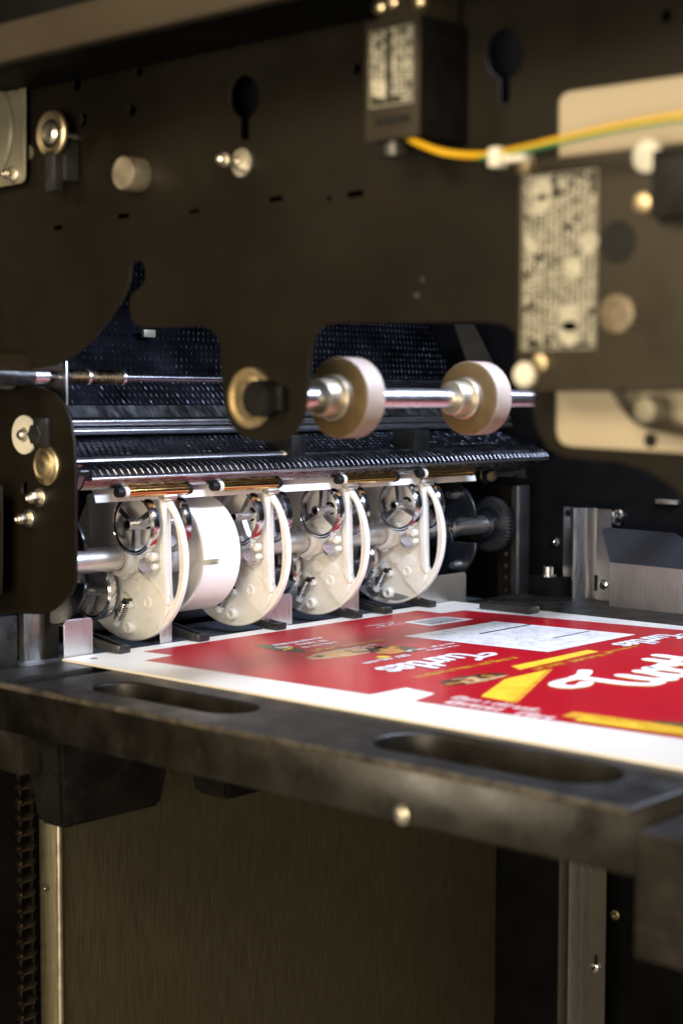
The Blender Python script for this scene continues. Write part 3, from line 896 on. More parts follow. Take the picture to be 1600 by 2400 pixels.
slot_px = [(870, 214), (876, 400), (880, 600), (885, 900), (891, 1105), (905, 1145), (928, 1170), (940, 1165), (960, 1130), (985, 1060), (1003, 960),
           (1012, 850), (1014, 740), (1008, 620), (995, 500), (975, 400), (947, 310), (915, 250), (888, 216)]
slot = [loc3(*p) for p in slot_px]
rear = [(-y, z) for y, z in slot]
disc_outline = [(RD * math.cos(rad(a)), RD * math.sin(rad(a))) for a in range(0, 360, 4)]


def make_wheel(parent, pos, turn, name='chrome_wheel'):
    w = part_empty(name, pos, parent)
    R = .0412
    MB().lathe([(-.0055, R - .0062), (-.0062, R - .0045), (-.0052, R - .0036), (-.0052, R - .0024), (-.0066, R - .0018), (-.0048, R - .0002), (-.002, R), (.002, R),
                (.0048, R - .0002), (.0062, R - .003), (.005, R - .0062), (-.0055, R - .0062)], (0, 0, 0), 'x', 64).build('rim', 'chrome', w)
    sp = MB()
    for k in range(3):
        a = rad(turn + 120 * k)
        c, s = math.cos(a), math.sin(a)
        def pp(u, v, x):
            return (x, u * c - v * s, u * s + v * c)
        r0, r1 = .006, R - .0055
        for xa_, xb_ in ((-.0045, .0035),):
            v0, v1 = .0042, .0052
            sp.frustum([pp(r0, -v0, xb_), pp(r1, -v1, xb_), pp(r1, v1, xb_), pp(r0, v0, xb_)], [pp(r0, -v0 * .7, xa_), pp(r1, -v1 * .8, xa_), pp(r1, v1 * .8, xa_), pp(r0, v0 * .7, xa_)])
    sp.build('spokes', 'dark_chrome', w)
    MB().lathe([(-.016, .0048), (-.016, .0070), (-.0150, .0078), (.012, .0082), (.012, .0048)], (0, 0, 0), 'x', 32).build('hub', 'dark_chrome', w)
    MB().lathe([(-.0155, .0049), (-.008, .0049), (-.008, 0)], (0, 0, 0), 'x', 6).build('socket', 'black_rubber', w)
    return w


def make_disc(label):
    t = empty('disc_unit', (X3, Y0, ZC), label, 'disc unit', 'white discs along the drive shaft')
    plate('disc', disc_outline, [slot, rear, circle(0, 0, .0172, 32)], 'x', 0, .007, 'white_plastic', t, bevel=.0012)
    # thicker rim
    MB().lathe([(-.0040, .1090), (-.0046, .1098), (-.0044, .1118), (-.0032, .1130), (.0032, .1130), (.0044, .1118), (.0044, .1090), (-.0040, .1090)], (0, 0, 0), 'x', 96).build('rim', 'white_plastic', t)
    # wide front arc of the rim beside the slot
    n_ = [p for p in slot_px if p[0] > 930]
    arc_in = [loc3(*p) for p in slot_px[7:]]
    arc_out = [(.1110 * math.cos(math.atan2(z, y)), .1110 * math.sin(math.atan2(z, y))) for y, z in arc_in]
    for sgn, nm in ((1, 'front_arc'), (-1, 'rear_arc')):
        b = MB()
        k = len(arc_in)
        for (i0, i1) in [(i, i + 1) for i in range(k - 1)]:
            quad = [arc_in[i0], arc_in[i1], arc_out[i1], arc_out[i0]]
            quad = [(sgn * y, z) for y, z in quad]
            b.add([(-.0040, y, z) for y, z in quad] + [(.0040, y, z) for y, z in quad], [(0, 1, 2, 3), (7, 6, 5, 4), (0, 1, 5, 4), (2, 3, 7, 6)])
        bmesh.ops.remove_doubles(b.bm, verts=b.bm.verts[:], dist=1e-5)
        b.build(nm, 'white_plastic', t)
    # upright bar beside the slot
    bar = [loc3(*p, .008) for p in ((800, 110), (838, 130), (842, 400), (850, 900), (858, 1100), (885, 1165), (868, 1212), (835, 1165), (815, 1105), (800, 600))]
    for sgn, nm in ((1, 'front_bar'), (-1, 'rear_bar')):
        b = MB().prism([(sgn * y, z) for y, z in bar], 'x', -.0115, -.003)
        bmesh.ops.bevel(b.bm, geom=b.bm.edges[:], offset=.0012, segments=2, affect='EDGES')
        b.build(nm, 'white_plastic', t)
    # slanted raised web
    web = [loc3(*p, .005) for p in ((552, 930), (575, 905), (615, 905), (660, 955), (770, 1080), (885, 1225), (840, 1330), (765, 1462), (640, 1290), (490, 1060), (480, 1010), (510, 970))]
    b = MB().prism(web, 'x', -.0085, -.003)
    bmesh.ops.bevel(b.bm, geom=b.bm.edges[:], offset=.0022, segments=3, affect='EDGES')
    b.build('slanted_web', 'white_plastic', t)
    b = MB().prism(smooth_loop([loc3(*p) for p in ((500, 965), (560, 930), (600, 1010), (590, 1090), (520, 1060), (490, 1010))], 2), 'x', -.0125, -.008)
    bmesh.ops.bevel(b.bm, geom=b.bm.edges[:], offset=.001, segments=2, affect='EDGES')
    b.build('web_lug', 'white_plastic', t)
    b = MB().prism(smooth_loop([loc3(*p) for p in ((385, 1075), (430, 1075), (510, 1195), (505, 1240), (465, 1240), (395, 1120))], 2), 'x', -.0115, -.003)
    bmesh.ops.bevel(b.bm, geom=b.bm.edges[:], offset=.001, segments=2, affect='EDGES')
    b.build('spring_lug', 'white_plastic', t)
    # ring boss
    c = loc3(425, 1440, .006)
    MB().lathe([(-.003, .0095), (-.010, .0085), (-.0115, .0075), (-.0115, .0050), (-.010, .0042), (-.003, .0042)], (0, c[0], c[1]), 'x', 28).build('ring_boss', 'white_plastic', t)
    c = loc3(655, 1180, .004)
    MB().lathe([(-.0085, .0085), (-.0098, .0075), (-.0098, .005), (-.0085, .0042)], (0, c[0], c[1]), 'x', 24).build('web_boss', 'white_plastic', t)
    # coil spring on its peg
    s0 = loc3(405, 1165, .008); s1 = loc3(300, 1390, .008)
    S0 = Vector((-.0115, *s0)); S1 = Vector((-.0115, *s1)); d = (S1 - S0); L_ = d.length; d.normalize()
    e1 = Vector((1, 0, 0)); e2 = d.cross(e1)
    pts = []
    turns, seg = 8, 12
    for k in range(turns * seg + 1):
        a = 2 * math.pi * k / seg
        pts.append(S0 + d * (L_ * (.06 + .78 * k / (turns * seg))) + (e1 * math.cos(a) + e2 * math.sin(a)) * .0058)
    MB().tube(pts, .0010, 6).build('spring', 'dark_chrome', t)
    MB().cyl(S0 - d * .003, S1 - d * .004, .0042, 16).build('spring_core', 'dark_rod', t)
    MB().cyl(S1 - d * .006, S1 + d * .002, .0062, 18).build('spring_plug', 'white_plastic', t)
    q = (S0 + S1) / 2 - e2 * .006 + d * .004
    b = MB().box((q.x - .002, q.y - .006, q.z - .004), (q.x + .006, q.y + .004, q.z + .004), .001)
    q = S0 + e2 * .004 - d * .002
    b.box((q.x - .004, q.y - .003, q.z - .003), (q.x + .006, q.y + .004, q.z + .004), .001)
    b.build('spring_clip', 'black_plastic', t)
    # hub: open C-shaped clamp round the shaft with a jaw underneath
    MB().lathe([(-.0235, .0178), (-.0235, .0232), (-.0225, .0245), (-.003, .0262), (-.003, .0178), (-.0235, .0178)], (0, 0, 0), 'x', 34, -210, 60).build('hub', 'white_plastic', t)
    b = MB().prism(smooth_loop([(-.012, -.022), (-.031, -.016), (-.036, .0), (-.031, .020), (-.022, .016), (-.026, 0), (-.024, -.012), (-.012, -.0165), (.006, -.0225), (.006, -.0285), (-.008, -.0290)], 1), 'x', -.0165, -.003)
    b.build('hub_jaw', 'white_plastic', t)
    # knurled thumb screw, half sunk
    c = loc3(690, 800, .010)
    b = MB()
    kn = 30
    loop = []
    for k in range(kn * 2):
        r_ = .0135 if k % 2 else .0127
        loop.append((r_ * math.cos(math.pi * k / kn), r_ * math.sin(math.pi * k / kn)))
    ax = Vector((-.55, -.50, .62)).normalized(); f1 = ax.orthogonal().normalized(); f2 = ax.cross(f1)
    base = Vector((-.012, c[0] + .004, c[1] - .004))
    vs = [base + f1 * a_ + f2 * c_ for a_, c_ in loop] + [base + ax * .009 + f1 * a_ + f2 * c_ for a_, c_ in loop]
    n2 = len(loop)
    b.add(vs, [tuple(range(n2)), tuple(range(n2, 2 * n2))] + [(k, (k + 1) % n2, n2 + (k + 1) % n2, n2 + k) for k in range(n2)])
    b.build('knurled_screw', 'aluminium', t)
    b = MB()
    for dy, dz, r_ in ((.004, .011, .0045), (-.007, .009, .0060), (-.010, -.004, .0040)):
        b.lathe([(-.003, r_ * 1.05), (-.016, r_), (-.018, r_ * .7), (-.018, 0)], (0, c[0] + dy, c[1] + dz + .003), 'x', 16)
    b.build('screw_posts', 'white_plastic', t)
    # clamp screws at the upper tip of the slot
    c = loc3(905, 95, .002)
    b = MB().lathe([(-.016, 0), (-.016, .0045), (-.010, .0050), (.006, .0050), (.010, 0)], (0, c[0] + .002, c[1]), 'x', 18)
    b.lathe([(-.012, 0), (-.012, .0062), (-.004, .0062), (-.004, 0)], (0, c[0] + .017, c[1] + .003), 'x', 6)
    b.build('clamp_screw', 'zinc', t)
    # axle holes with rubber ring
    MB().lathe([(-.0036, .0062), (-.0062, .0066), (-.0062, .0098), (-.0036, .0102)], (0, -.040, .050), 'x', 24).build('axle_grommet', 'black_rubber', t)
    # chrome wheels: two near, two behind
    make_wheel(t, (-.030, -.0475, .0485), 95)
    make_wheel(t, (-.030, .0400, -.0450), 80)
    make_wheel(t, (.026, -.0475, .0485), 65)
    make_wheel(t, (.026, .0400, -.0450), 95)
    b = MB().cyl((-.028, -.0475, .0485), (.024, -.0475, .0485), .0046, 14)
    b.cyl((-.028, .040, -.045), (.024, .040, -.045), .0046, 14)
    b.build('axles', 'dark_chrome', t)
    return t


labels = ['first white disc unit, nearest the bracket plate, cream in warm light', 'second white disc unit, partly hidden by the wide white drum',
          'third white disc unit, between the drum side and the last disc', 'fourth white disc unit, furthest from the bracket plate, next to the gear']
proto = make_disc(labels[2])
for i, x in enumerate(DX):
    if i == 2:
        continue
    c = copy_tree(proto)
    c.location = (x, Y0, ZC); c['label'] = labels[i]
    for ch in c.children:
        if ch.name.startswith('chrome_wheel'):
            ch.rotation_euler.x = random.uniform(0, 2.0)

# ================================================================ wide white drum
t = empty('white_drum', (.222, Y0, ZC), 'wide open white plastic drum between the first and second discs', 'drum')
R1, R2, L1 = .0815, .0775, .068
b = MB()
segs = 72
A0, A1 = 62, 318          # the shell is open at the back


bands = [(A0, 98, 0.0, L1 + .016), (98, 182, 0.0, L1), (182, 188, .030, L1), (188, 285, 0.0, L1), (285, A1, 0.0, L1 + .020)]
rows = []
for d0, d1, xa_, xb_ in bands:
    k = max(2, int((d1 - d0) / 3.5))
    for i in range(k + 1):
        a = d0 + (d1 - d0) * i / k
        c, s = math.cos(rad(a)), math.sin(rad(a))
        rows.append([b.bm.verts.new((x, c * r, s * r)) for x, r in ((xa_, R1), (xb_, R1), (xb_, R2), (xa_, R2))])
for P_, Q_ in zip(rows, rows[1:]):
    for i in range(4):
        j = (i + 1) % 4
        b.bm.faces.new([P_[i], P_[j], Q_[j], Q_[i]])
b.bm.faces.new(rows[0]); b.bm.faces.new(rows[-1][::-1])
b.build('shell', 'drum_plastic', t)
MB().lathe([(.040, .024), (.040, .0774), (.044, .0774), (.044, .024), (.040, .024)], (0, 0, 0), 'x', 60).build('web_disc', 'drum_plastic', t)
MB().lathe([(-.004, .0172), (-.004, .0245), (-.002, .0265), (.060, .0265), (.060, .0172)], (0, 0, 0), 'x', 40).build('hub', 'drum_plastic', t)

# ================================================================ backstop tabs
tabs = [(.0073, .0531, .0468, 'left-most bright metal backstop tab at the sheet corner'),
        (.1675, .188, .0455, 'metal backstop tab behind the first white disc'),
        (.3605, .4201, .0453, 'metal backstop tab right of the second white disc'),
        (.5275, .5657, .0450, 'metal backstop tab behind the third white disc'),
        (.7065, .8305, .0440, 'right-most wide metal backstop tab beyond the fourth disc')]
for x0, x1, z1, lab in tabs:
    o = plate('backstop_tab', round_rect(x0, -.055, x1, z1, .006), [], 'y', .006, .0016, 'aluminium', bevel=.0003)
    tag(o, lab, 'backstop tab', 'metal tabs behind the sheet edge')

# ================================================================ black fingers
tips = [(.080, 'black plastic finger resting on the sheet nearest the left corner tab'), (.2185, 'black plastic finger right of the first white disc'),
        (.367, 'black plastic finger right of the second white disc'), (.530, 'black plastic finger under the third white disc'),
        (.599, 'black plastic finger left of the fourth white disc'), (.705, 'black plastic finger right of the fourth white disc')]


def make_finger(x, lab):
    t = empty('hold_down_finger', (x, -.026, .0008), lab, 'finger', 'black fingers along the sheet edge')
    b = MB()
    w, wt = .0085, .0026
    for s in (-1, 1):
        xo = s * (w - wt / 2)
        pr = [(0, .0), (0, .0085), (.020, .0100), (.060, .0165), (.130, .0235), (.130, .010), (.060, .004), (.020, .0)]
        b.prism(pr, 'x', xo - wt / 2, xo + wt / 2)
    b.build('side_rail', 'black_plastic', t)
    MB().box((-w - .0003, -.0006, -.0001), (w + .0003, .010, .0092), .0012).build('tip', 'black_plastic', t)
    MB().prism([(.009, .001), (.009, .0045), (.060, .010), (.130, .017), (.130, .0135), (.060, .006), (.020, .001)], 'x', -w + wt, w - wt).build('channel', 'black_plastic', t)
    return t


fp = make_finger(*tips[0])
for x, lab in tips[1:]:
    c = copy_tree(fp); c.location = (x, -.026, .0008); c['label'] = lab

# ================================================================ printed sheet
SY = -.908
sheet = MB().box((0.0, SY, -.0028), (.79, 0.0, 0.0)).build('printed_sheet', 'paper', smooth=0)
tag(sheet, 'glossy red and white printed packaging sheet lying on the pallet', 'printed sheet')
_z = [0.0002]


def flat(name, polys, mat, z, parent=sheet):
    b = MB()
    for i, pl in enumerate(polys):
        zz = z + (i % 40) * 4e-6
        b.add([(x, y, zz) for x, y in pl], [tuple(range(len(pl)))])
    for f in b.bm.faces:
        f.normal_update()
        if f.normal.z < 0: f.normal_flip()
    if len(polys) > 3:
        o = b.build(name, mat, parent, smooth=0, recalc=False); o['kind'] = 'stuff'
        return o
    o = b.build(name, mat, parent, smooth=0, recalc=False)
    return o


def flats(name, polys, mat, z):
    for i, pl in enumerate(polys):
        flat(name, [pl], mat, z + i * 4e-5)


def g(px, py):
    p = on_z(px, py, 0); return (p.x, p.y)


red_poly = [(.1066, -.030), (.660, -.032), (.662, -.078), (.712, -.083), (.7542, -.441), (.772, -.60), (.785, SY + .022), (.150, SY + .022), (.107, -.8156),
            (.0803, -.503), (.131, -.492), (.1385, -.4440), (.0773, -.4425), (.0613, -.0855), (.1124, -.0815)]
flat('red_field', [red_poly], 'red_ink', .0002)
flat('white_info_panel', [[(.4363, -.1909), (.6428, -.1939), (.6688, -.4161), (.4573, -.4157)]], 'white_ink', .0005)
# fine print on the info panel: lines along X
lines = []
for i in range(26):
    v = .04 + i * .036
    if random.random() < .12: continue
    y = -.193 - v * .222
    xs = .440 + v * .021
    u = .01 + random.random() * .06
    while u < .93:
        w = random.uniform(.02, .10)
        if random.random() < .7:
            lines.append([(xs + .206 * u, y), (xs + .206 * min(u + w, .95), y), (xs + .206 * min(u + w, .95), y - .0015), (xs + .206 * u, y - .0015)])
        u += w + random.uniform(.008, .05)
flat('fine_print', lines, 'grey_ink', .0008)
flats('rule_lines', [[(.525, -.252), (.648, -.250), (.648, -.2545), (.525, -.2565)], [(.560, -.352), (.652, -.350), (.652, -.3525), (.560, -.3545)]], 'black_ink', .0010)
flat('barcode_field', [[(.5436, -.1012), (.6313, -.1055), (.6396, -.157), (.5395, -.155)]], 'white_ink', .0005)
bars = []
y = -.109
while y > -.150:
    h = random.choice((.0005, .0007, .0012))
    bars.append([(.552, y), (.627, y), (.629, y - h), (.552, y - h)])
    y -= h + random.choice((.0010, .0016, .0022))
flat('barcode_bars', bars, 'black_ink', .0008)
flat('ribbon', [[(.1504, -.540), (.258, -.4939), (.3456, -.4926), (.1471, -.5838)]], 'yellow_ink', .0005)
flat('ribbon_edge', [[(.1471, -.5838), (.3456, -.4926), (.352, -.4960), (.150, -.5900)]], 'gold_ink', .00046)
flat('yellow_bar', [[(.335, -.4462), (.5072, -.4433), (.5054, -.4622), (.3205, -.4700)]], 'yellow_ink', .0005)
flat('white_corner_box', [[(.700, -.470), (.757, -.468), (.764, -.53), (.706, -.53)]], 'white_ink', .0005)


def dashes(x0, x1, y, h, dens=.75, wmin=.004, wmax=.016, wob=.2, dirn='x'):
    """a line of letter-like marks too small to read"""
    out = []
    u = x0
    def q(a, b, c, d):
        pl = [(a, b), (c, b), (c, d), (a, d)]
        out.append(pl if dirn == 'x' else [(n_, m_) for m_, n_ in pl])
    while u < x1:
        if random.random() < .10:
            u += h * .5; continue
        w = h * random.uniform(.55, .85); t_ = h * .22
        tall = random.random() < .35
        b0, b1 = y - h / 2, y + (h / 2 if tall else h * .25)
        kind = random.randrange(5)
        if kind == 0:
            q(u, b0, u + t_, b1); q(u + t_, b0, u + w, b0 + t_); q(u + w - t_, b0 + t_, u + w, b1)
        elif kind == 1:
            q(u, b0, u + t_, b1); q(u + t_, b1 - t_, u + w, b1)
        elif kind == 2:
            q(u, b0, u + w, b0 + t_); q(u, b1 - t_, u + w, b1); q(u, b0 + t_, u + t_, b1 - t_); q(u + w - t_, b0 + t_, u + w, b1 - t_)
        elif kind == 3:
            q(u, b0, u + t_, b1); q(u + t_, (b0 + b1) / 2, u + w, (b0 + b1) / 2 + t_); q(u + w - t_, b0, u + w, (b0 + b1) / 2)
        else:
            q(u + w * .35, b0, u + w * .35 + t_, b1); w *= .7
        u += w + h * .16
    return out


flat('gold_lettering', dashes(.335, .505, -.4790, .014, .95, .005, .016) + dashes(.505, .575, -.4720, .009, .9, .005, .014), 'gold_ink', .0006)
flat('gold_lettering', dashes(.194, .388, -.4100, .0125, .92, .006, .018), 'gold_ink', .0006)
flat('gold_lettering', dashes(.255, .395, -.189, .0155, .92, .008, .02), 'gold_ink', .0006)
flat('white_lettering', dashes(.250, .355, -.210, .008, .9, .004, .010) + dashes(.225, .315, -.300, .012, .9, .006, .014) + dashes(.335, .435, -.280, .010, .9, .005, .012) + dashes(.36, .42, -.296, .009, .9, .005, .012), 'white_ink', .0007)
flat('white_lettering', dashes(.252, .345, -.118, .013, .95, .010, .018) + dashes(.244, .335, -.138, .014, .95, .010, .018) + dashes(.262, .335, -.158, .013, .95, .010, .018), 'white_ink', .0007)
flat('white_lettering', dashes(.470, .535, -.090, .005, .9, .004, .010) + dashes(.485, .540, -.101, .008, .9, .006, .012) + dashes(.470, .54, -.112, .004, .8, .004, .010), 'white_ink', .0007)
flat('upright_lettering', dashes(-.668, -.535, .104, .024, .95, .012, .022, .1, 'y') + dashes(-.63, -.525, .127, .018, .9, .010, .020, .1, 'y'), 'pink_ink', .0007)
flat('gold_footer', [[(.118, -.668), (.146, -.664), (.150, -.70), (.158, -.82), (.159, -.884), (.125, -.884)]], 'gold_ink', .0006)
flat('yellow_footer', [[(.108, -.690), (.136, -.684), (.148, -.83), (.150, -.884), (.126, -.884)]], 'yellow_ink', .0008)
flat('footer_lettering', dashes(-.88, -.70, .131, .012, dirn='y'), 'gold_ink', .0010)
# far margin print
mg = []
for y in range(60):
    if random.random() < .75:
        yy = -.10 - y * .006
        x = .732 + y * .0006
        mg.append([(x, yy), (x + .006, yy), (x + .006, yy - .0042), (x, yy - .0042)])
flat('margin_print', mg, 'grey_ink', .0003)
flat('register_mark', [circle(.0285, -.0270, .0052, 16)], 'black_ink', .0003)


# chocolate pictures: simple overlapping shapes
def blob(cx, cy, rx, ry, n=18, j=.16, rot=0.0):
    out = []
    for k in range(n):
        a = 2 * math.pi * k / n; r = 1 + random.uniform(-j, j)
        x, y = rx * r * math.cos(a), ry * r * math.sin(a)
        out.append((cx + x * math.cos(rot) - y * math.sin(rot), cy + x * math.sin(rot) + y * math.cos(rot)))
    return out


def picture(name, cx, cy, rx, ry, count, inks, base):
    """a printed food picture: overlapping irregular patches"""
    flat(name, [blob(cx, cy, rx, ry, 26, .10)], base, .00036)
    for i in range(count):
        a = random.uniform(0, 6.28); r = random.uniform(0, .8)
        flat(name + '_patch', [blob(cx + rx * r * math.cos(a), cy + ry * r * math.sin(a), rx * random.uniform(.10, .28), ry * random.uniform(.12, .34), 12, .3, random.uniform(0, 3))],
             random.choice(inks), .00042 + i * 1.2e-5)


picture('picture_bowl', .275, -.228, .066, .022, 12, ('brown_ink', 'nut_ink', 'brown_ink', 'gold_ink'), 'nut_ink')
picture('picture_cluster', .336, -.256, .036, .032, 18, ('brown_ink', 'brown_ink', 'caramel_ink', 'nut_ink', 'gold_ink'), 'brown_ink')
flat('picture_caramel', [blob(.318, -.268, .020, .015)], 'caramel_ink', .0008)
flat('picture_drip', [blob(.282, -.287, .010, .009)], 'yellow_ink', .0008)
picture('picture_chocolate', .232, -.466, .054, .020, 22, ('brown_ink', 'brown_ink', 'nut_ink', 'caramel_ink'), 'brown_ink')
flat('picture_nuts', [blob(.240, -.482, .040, .005)], 'nut_ink', .0008)
picture('picture_garnish', .245, -.142, .016, .044, 14, ('green_ink', 'yellow_ink', 'brown_ink', 'green_ink'), 'green_ink')
picture('picture_leaf', .160, -.785, .012, .035, 6, ('green_ink', 'yellow_ink'), 'green_ink')

# script lettering, drawn stroke by stroke
GLY = {'T': ([[(-.02, .58), (-.20, .52), (-.34, .60), (-.30, .76), (-.10, .84), (.18, .84), (.42, .92), (.58, 1.02)], [(.20, .86), (.20, .55), (.22, .22), (.34, .02), (.50, .03)]], .60),
       'u': ([[(0, .56), (-.01, .22), (.10, .03), (.24, .12), (.33, .40), (.34, .56)], [(.34, .56), (.34, .18), (.42, .02), (.52, .06)]], .52),
       'r': ([[(0, .50), (.08, .60), (.12, .40), (.12, .02)], [(.12, .34), (.22, .56), (.34, .58), (.38, .50)]], .42),
       't': ([[(.14, .92), (.11, .45), (.12, .12), (.22, .02), (.34, .08)], [(-.04, .60), (.32, .64)]], .36),
       'l': ([[(.10, 1.0), (.08, .50), (.09, .12), (.20, .02), (.30, .08)]], .32),
       'e': ([[(.04, .28), (.26, .34), (.30, .50), (.16, .60), (.03, .42), (.05, .14), (.20, .02), (.38, .12)]], .42),
       's': ([[(.32, .52), (.18, .60), (.06, .48), (.16, .34), (.28, .20), (.18, .03), (.0, .08), (-.10, .16)]], .40)}


def script(word, ox, oy, rx, uy, size, wid=.15, shear=.10, z=.0009, mat='white_ink', name='script_lettering', stretch=1.0):
    b = MB(); cx = 0; zi = 0
    for ch in word:
        strokes, adv = GLY[ch]
        for st in strokes:
            pts = smooth_path([(p[0] + cx, p[1], 0) for p in st], 6)
            n = len(pts)
            left, right = [], []
            zz = z + (zi % 20) * 6e-6; zi += 1
            def mp(p):
                return (ox + rx * size * stretch * (p[0] + shear * p[1]), oy + uy * size * p[1], zz)
            for i, p in enumerate(pts):
                d = (pts[min(i + 1, n - 1)] - pts[max(i - 1, 0)]).normalized(); nn = Vector((-d.y, d.x, 0))
                w_ = wid / 2 * (.85 + .3 * abs(d.y))
                left.append(mp(p + nn * w_)); right.append(mp(p - nn * w_))
            V = left + right
            b.add(V, [(i, i + 1, n + i + 1, n + i) for i in range(n - 1)])
            for e, nz_ in ((pts[0], 0), (pts[-1], 0)):
                c_ = [mp(e + Vector((wid / 2 * math.cos(2 * math.pi * k / 14), wid / 2 * math.sin(2 * math.pi * k / 14), 0))) for k in range(14)]
                c_ = [(x, y, zz + 3e-6) for x, y, _ in c_]
                b.add(c_, [tuple(range(14))])
        cx += adv
    for f in b.bm.faces:
        f.normal_update()
        if f.normal.z < 0: f.normal_flip()
    return b.build(name, mat, sheet, smooth=0, recalc=False)


script('Turtles', .303, -.640, 1, 1, .106, wid=.165, shear=-.02, stretch=1.08)
script('Turtles', .299, -.6425, 1, 1, .106, wid=.165, shear=-.02, stretch=1.08, z=.0007, mat='gold_ink', name='lettering_shadow')
script('Turtles', .378, -.336, -1, -1, .052, wid=.165, shear=0, stretch=1.12)
script('Turtles', .700, -.440, -1, -1, .040, wid=.165, shear=0, stretch=1.12)

# ================================================================ pallet
PXL, PXR, PYF, PYB = -.145, 1.0, -.915, .0045
ZT = -.0032
TH = .056


def stadium(y0, y1, xa0, xa1):
    r = (xa1 - xa0) / 2; xm = (xa0 + xa1) / 2
    out = []
    for a in range(0, 181, 12):
        out.append((xm + r * math.cos(rad(a)), y1 - r + r * math.sin(rad(a))))
    for a in range(180, 361, 12):
        out.append((xm + r * math.cos(rad(a)), y0 + r + r * math.sin(rad(a))))
    return out


hol = [stadium(-.402, -.160, -.100, -.036), stadium(-.850, -.585, -.108, -.022), [(-.128, -.095), (.25, -.095), (.25, -.062), (-.128, -.062)]]
pal = empty('plastic_pallet', (0, 0, 0), 'scuffed black plastic pallet with long slots carrying the printed sheet', 'pallet')
plate('deck', [(PXL, PYF), (PXR, PYF), (PXR, PYB), (PXL, PYB)], hol, 'z', ZT - TH / 2, TH, 'pallet_plastic', pal, bevel=.0036)
MB().cyl((PXL + .0036, PYF + .004, ZT - .0040), (PXL + .0036, PYB - .004, ZT - .0040), .0042, 14).build('worn_edge', 'scuffed_edge', pal)
# recessed front end with a second lower rail
MB().box((PXL + .0012, -1.16, -.125), (.9, -.9175, -.020), .004).build('end_rail', 'pallet_plastic', pal)
MB().box((PXL - .0006, PYB - .115, -.106), (-.118, PYB - .002, -.0575), .004).build('corner_block', 'pallet_plastic', pal)
# tapered feet


def foot(x0, x1, y0, y1, ztop, zbot, tap, name='foot'):
    b = MB().frustum([(x0 + tap, y0 + tap, zbot), (x1 - tap, y0 + tap, zbot), (x1 - tap, y1 - tap, zbot), (x0 + tap, y1 - tap, zbot)],
                     [(x0, y0, ztop), (x1, y0, ztop), (x1, y1, ztop), (x0, y1, ztop)])
    bmesh.ops.bevel(b.bm, geom=b.bm.edges[:], offset=.005, segments=2, affect='EDGES')
    return b.build(name, 'foot_plastic', pal)


foot(-.122, .062, -.150, -.070, -.0595, -.172, .016)
foot(.010, .150, -.285, -.205, -.0595, -.138, .012)
foot(.42, .60, -.150, -.070, -.0595, -.160, .016)
foot(-.128, .04, -1.13, -.950, -.1255, -.235, .014)
# foil tag on the front edge
q = on_x(942, 1905, PXL - .001)
tg = MB().lathe([(-.0005, 0), (-.0005, .0095), (-.002, .0095), (-.0022, .006), (-.006, .0055), (-.0068, .004), (-.0068, 0)], (PXL, q.y, q.z - .002), 'x', 20)
tg.build('round_bolt', 'zinc', pal)

# ================================================================ bed plate and things behind the sheet
o = MB().box((-.02, .0095, -.030), (.93, .30, -.012), .002).build('bed_plate', 'bed_plate')
tag(o, 'dark grained metal bed plate beneath the white discs', 'bed plate')
o = MB().lathe([(0, 0), (0, .013), (.92, .013), (.92, 0)], (.0, .165, .012), 'x', 24).build('rear_bar', 'bed_plate')
tag(o, 'dark grey round bar behind the white discs low down', 'bar')
o = MB().box((.0, .21, -.010), (.36, .23, .062), .002).build('rear_block', 'blue_black')
tag(o, 'dark blue-black block behind the first disc and drum', 'block')
wall('inner_wall', (-.01, .245, .058), (.95, .26, .215))

# ================================================================ left posts and chain
YP = .10


def post(name, px0, px1, py0, py1, y, depth, mat, lab, cat, zlo=None, bevel=.001):
    a_ = on_y(px0, py1, y); c_ = on_y(px1, py0, y)
    o = MB().box((a_.x, y, zlo if zlo is not None else a_.z), (c_.x, y + depth, c_.z), bevel).build(name, mat)
    tag(o, lab, cat)
    return o


post('white_channel', 58, 104, 1405, 1560, .075, .012, 'aluminium', 'pale vertical metal channel under the bracket plate at left', 'channel', zlo=-.035)
post('black_channel', 106, 138, 1405, 1560, .070, .03, 'black_paint', 'black vertical channel right of the pale channel at lower left', 'channel', zlo=-.035)
post('left_cover', -140, 41, 1442, 1570, .060, .02, 'black_plastic', 'black cover plate at the left edge above the pallet', 'cover', zlo=-.035)
post('black_frame_post', -260, 40, 1640, 2500, .16, .02, 'interior_black', 'black frame post left of the roller chain below the pallet', 'post')

t = empty('roller_chain', on_y(65, 2400, YP), 'oily roller chain hanging below the pallet at the left edge', 'chain')
C0 = Vector(t.location)
top = on_y(65, 1420, YP).z
pitch_ = 37.0 / FPX * 2.09
lm = MB(); hw = .0042
lp_ = []
for s in (-1, 1):
    lm.prism(smooth_loop([(-hw * .9, -.0035), (hw * .9, -.0035), (hw * .6, pitch_ / 2), (hw * .9, pitch_ + .0035), (-hw * .9, pitch_ + .0035), (-hw * .6, pitch_ / 2)], 2), 'x', s * .0105 - .0011, s * .0105 + .0011)
lm = lm.build('link_plates', 'chain_steel', t)
rm = MB().lathe([(-.0095, 0), (-.0095, .0062), (.0095, .0062), (.0095, 0)], (0, 0, 0), 'x', 14)
rm.lathe([(-.0150, 0), (-.0150, .0022), (.0150, .0022), (.0150, 0)], (0, 0, 0), 'x', 10)
rm = rm.build('link_roller', 'chain_steel', t)
z = -.01; k = 0
while C0.z + z < top:
    for src in (lm, rm):
        if k == 0:
            src.location = (0, 0, z)
        else:
            c = src.copy(); COL.objects.link(c); c.parent = t; c.location = (0 if k % 2 else 0, 0, z)
            if src is lm and k % 2: c.scale = (.80, 1, 1)
    z += pitch_; k += 1

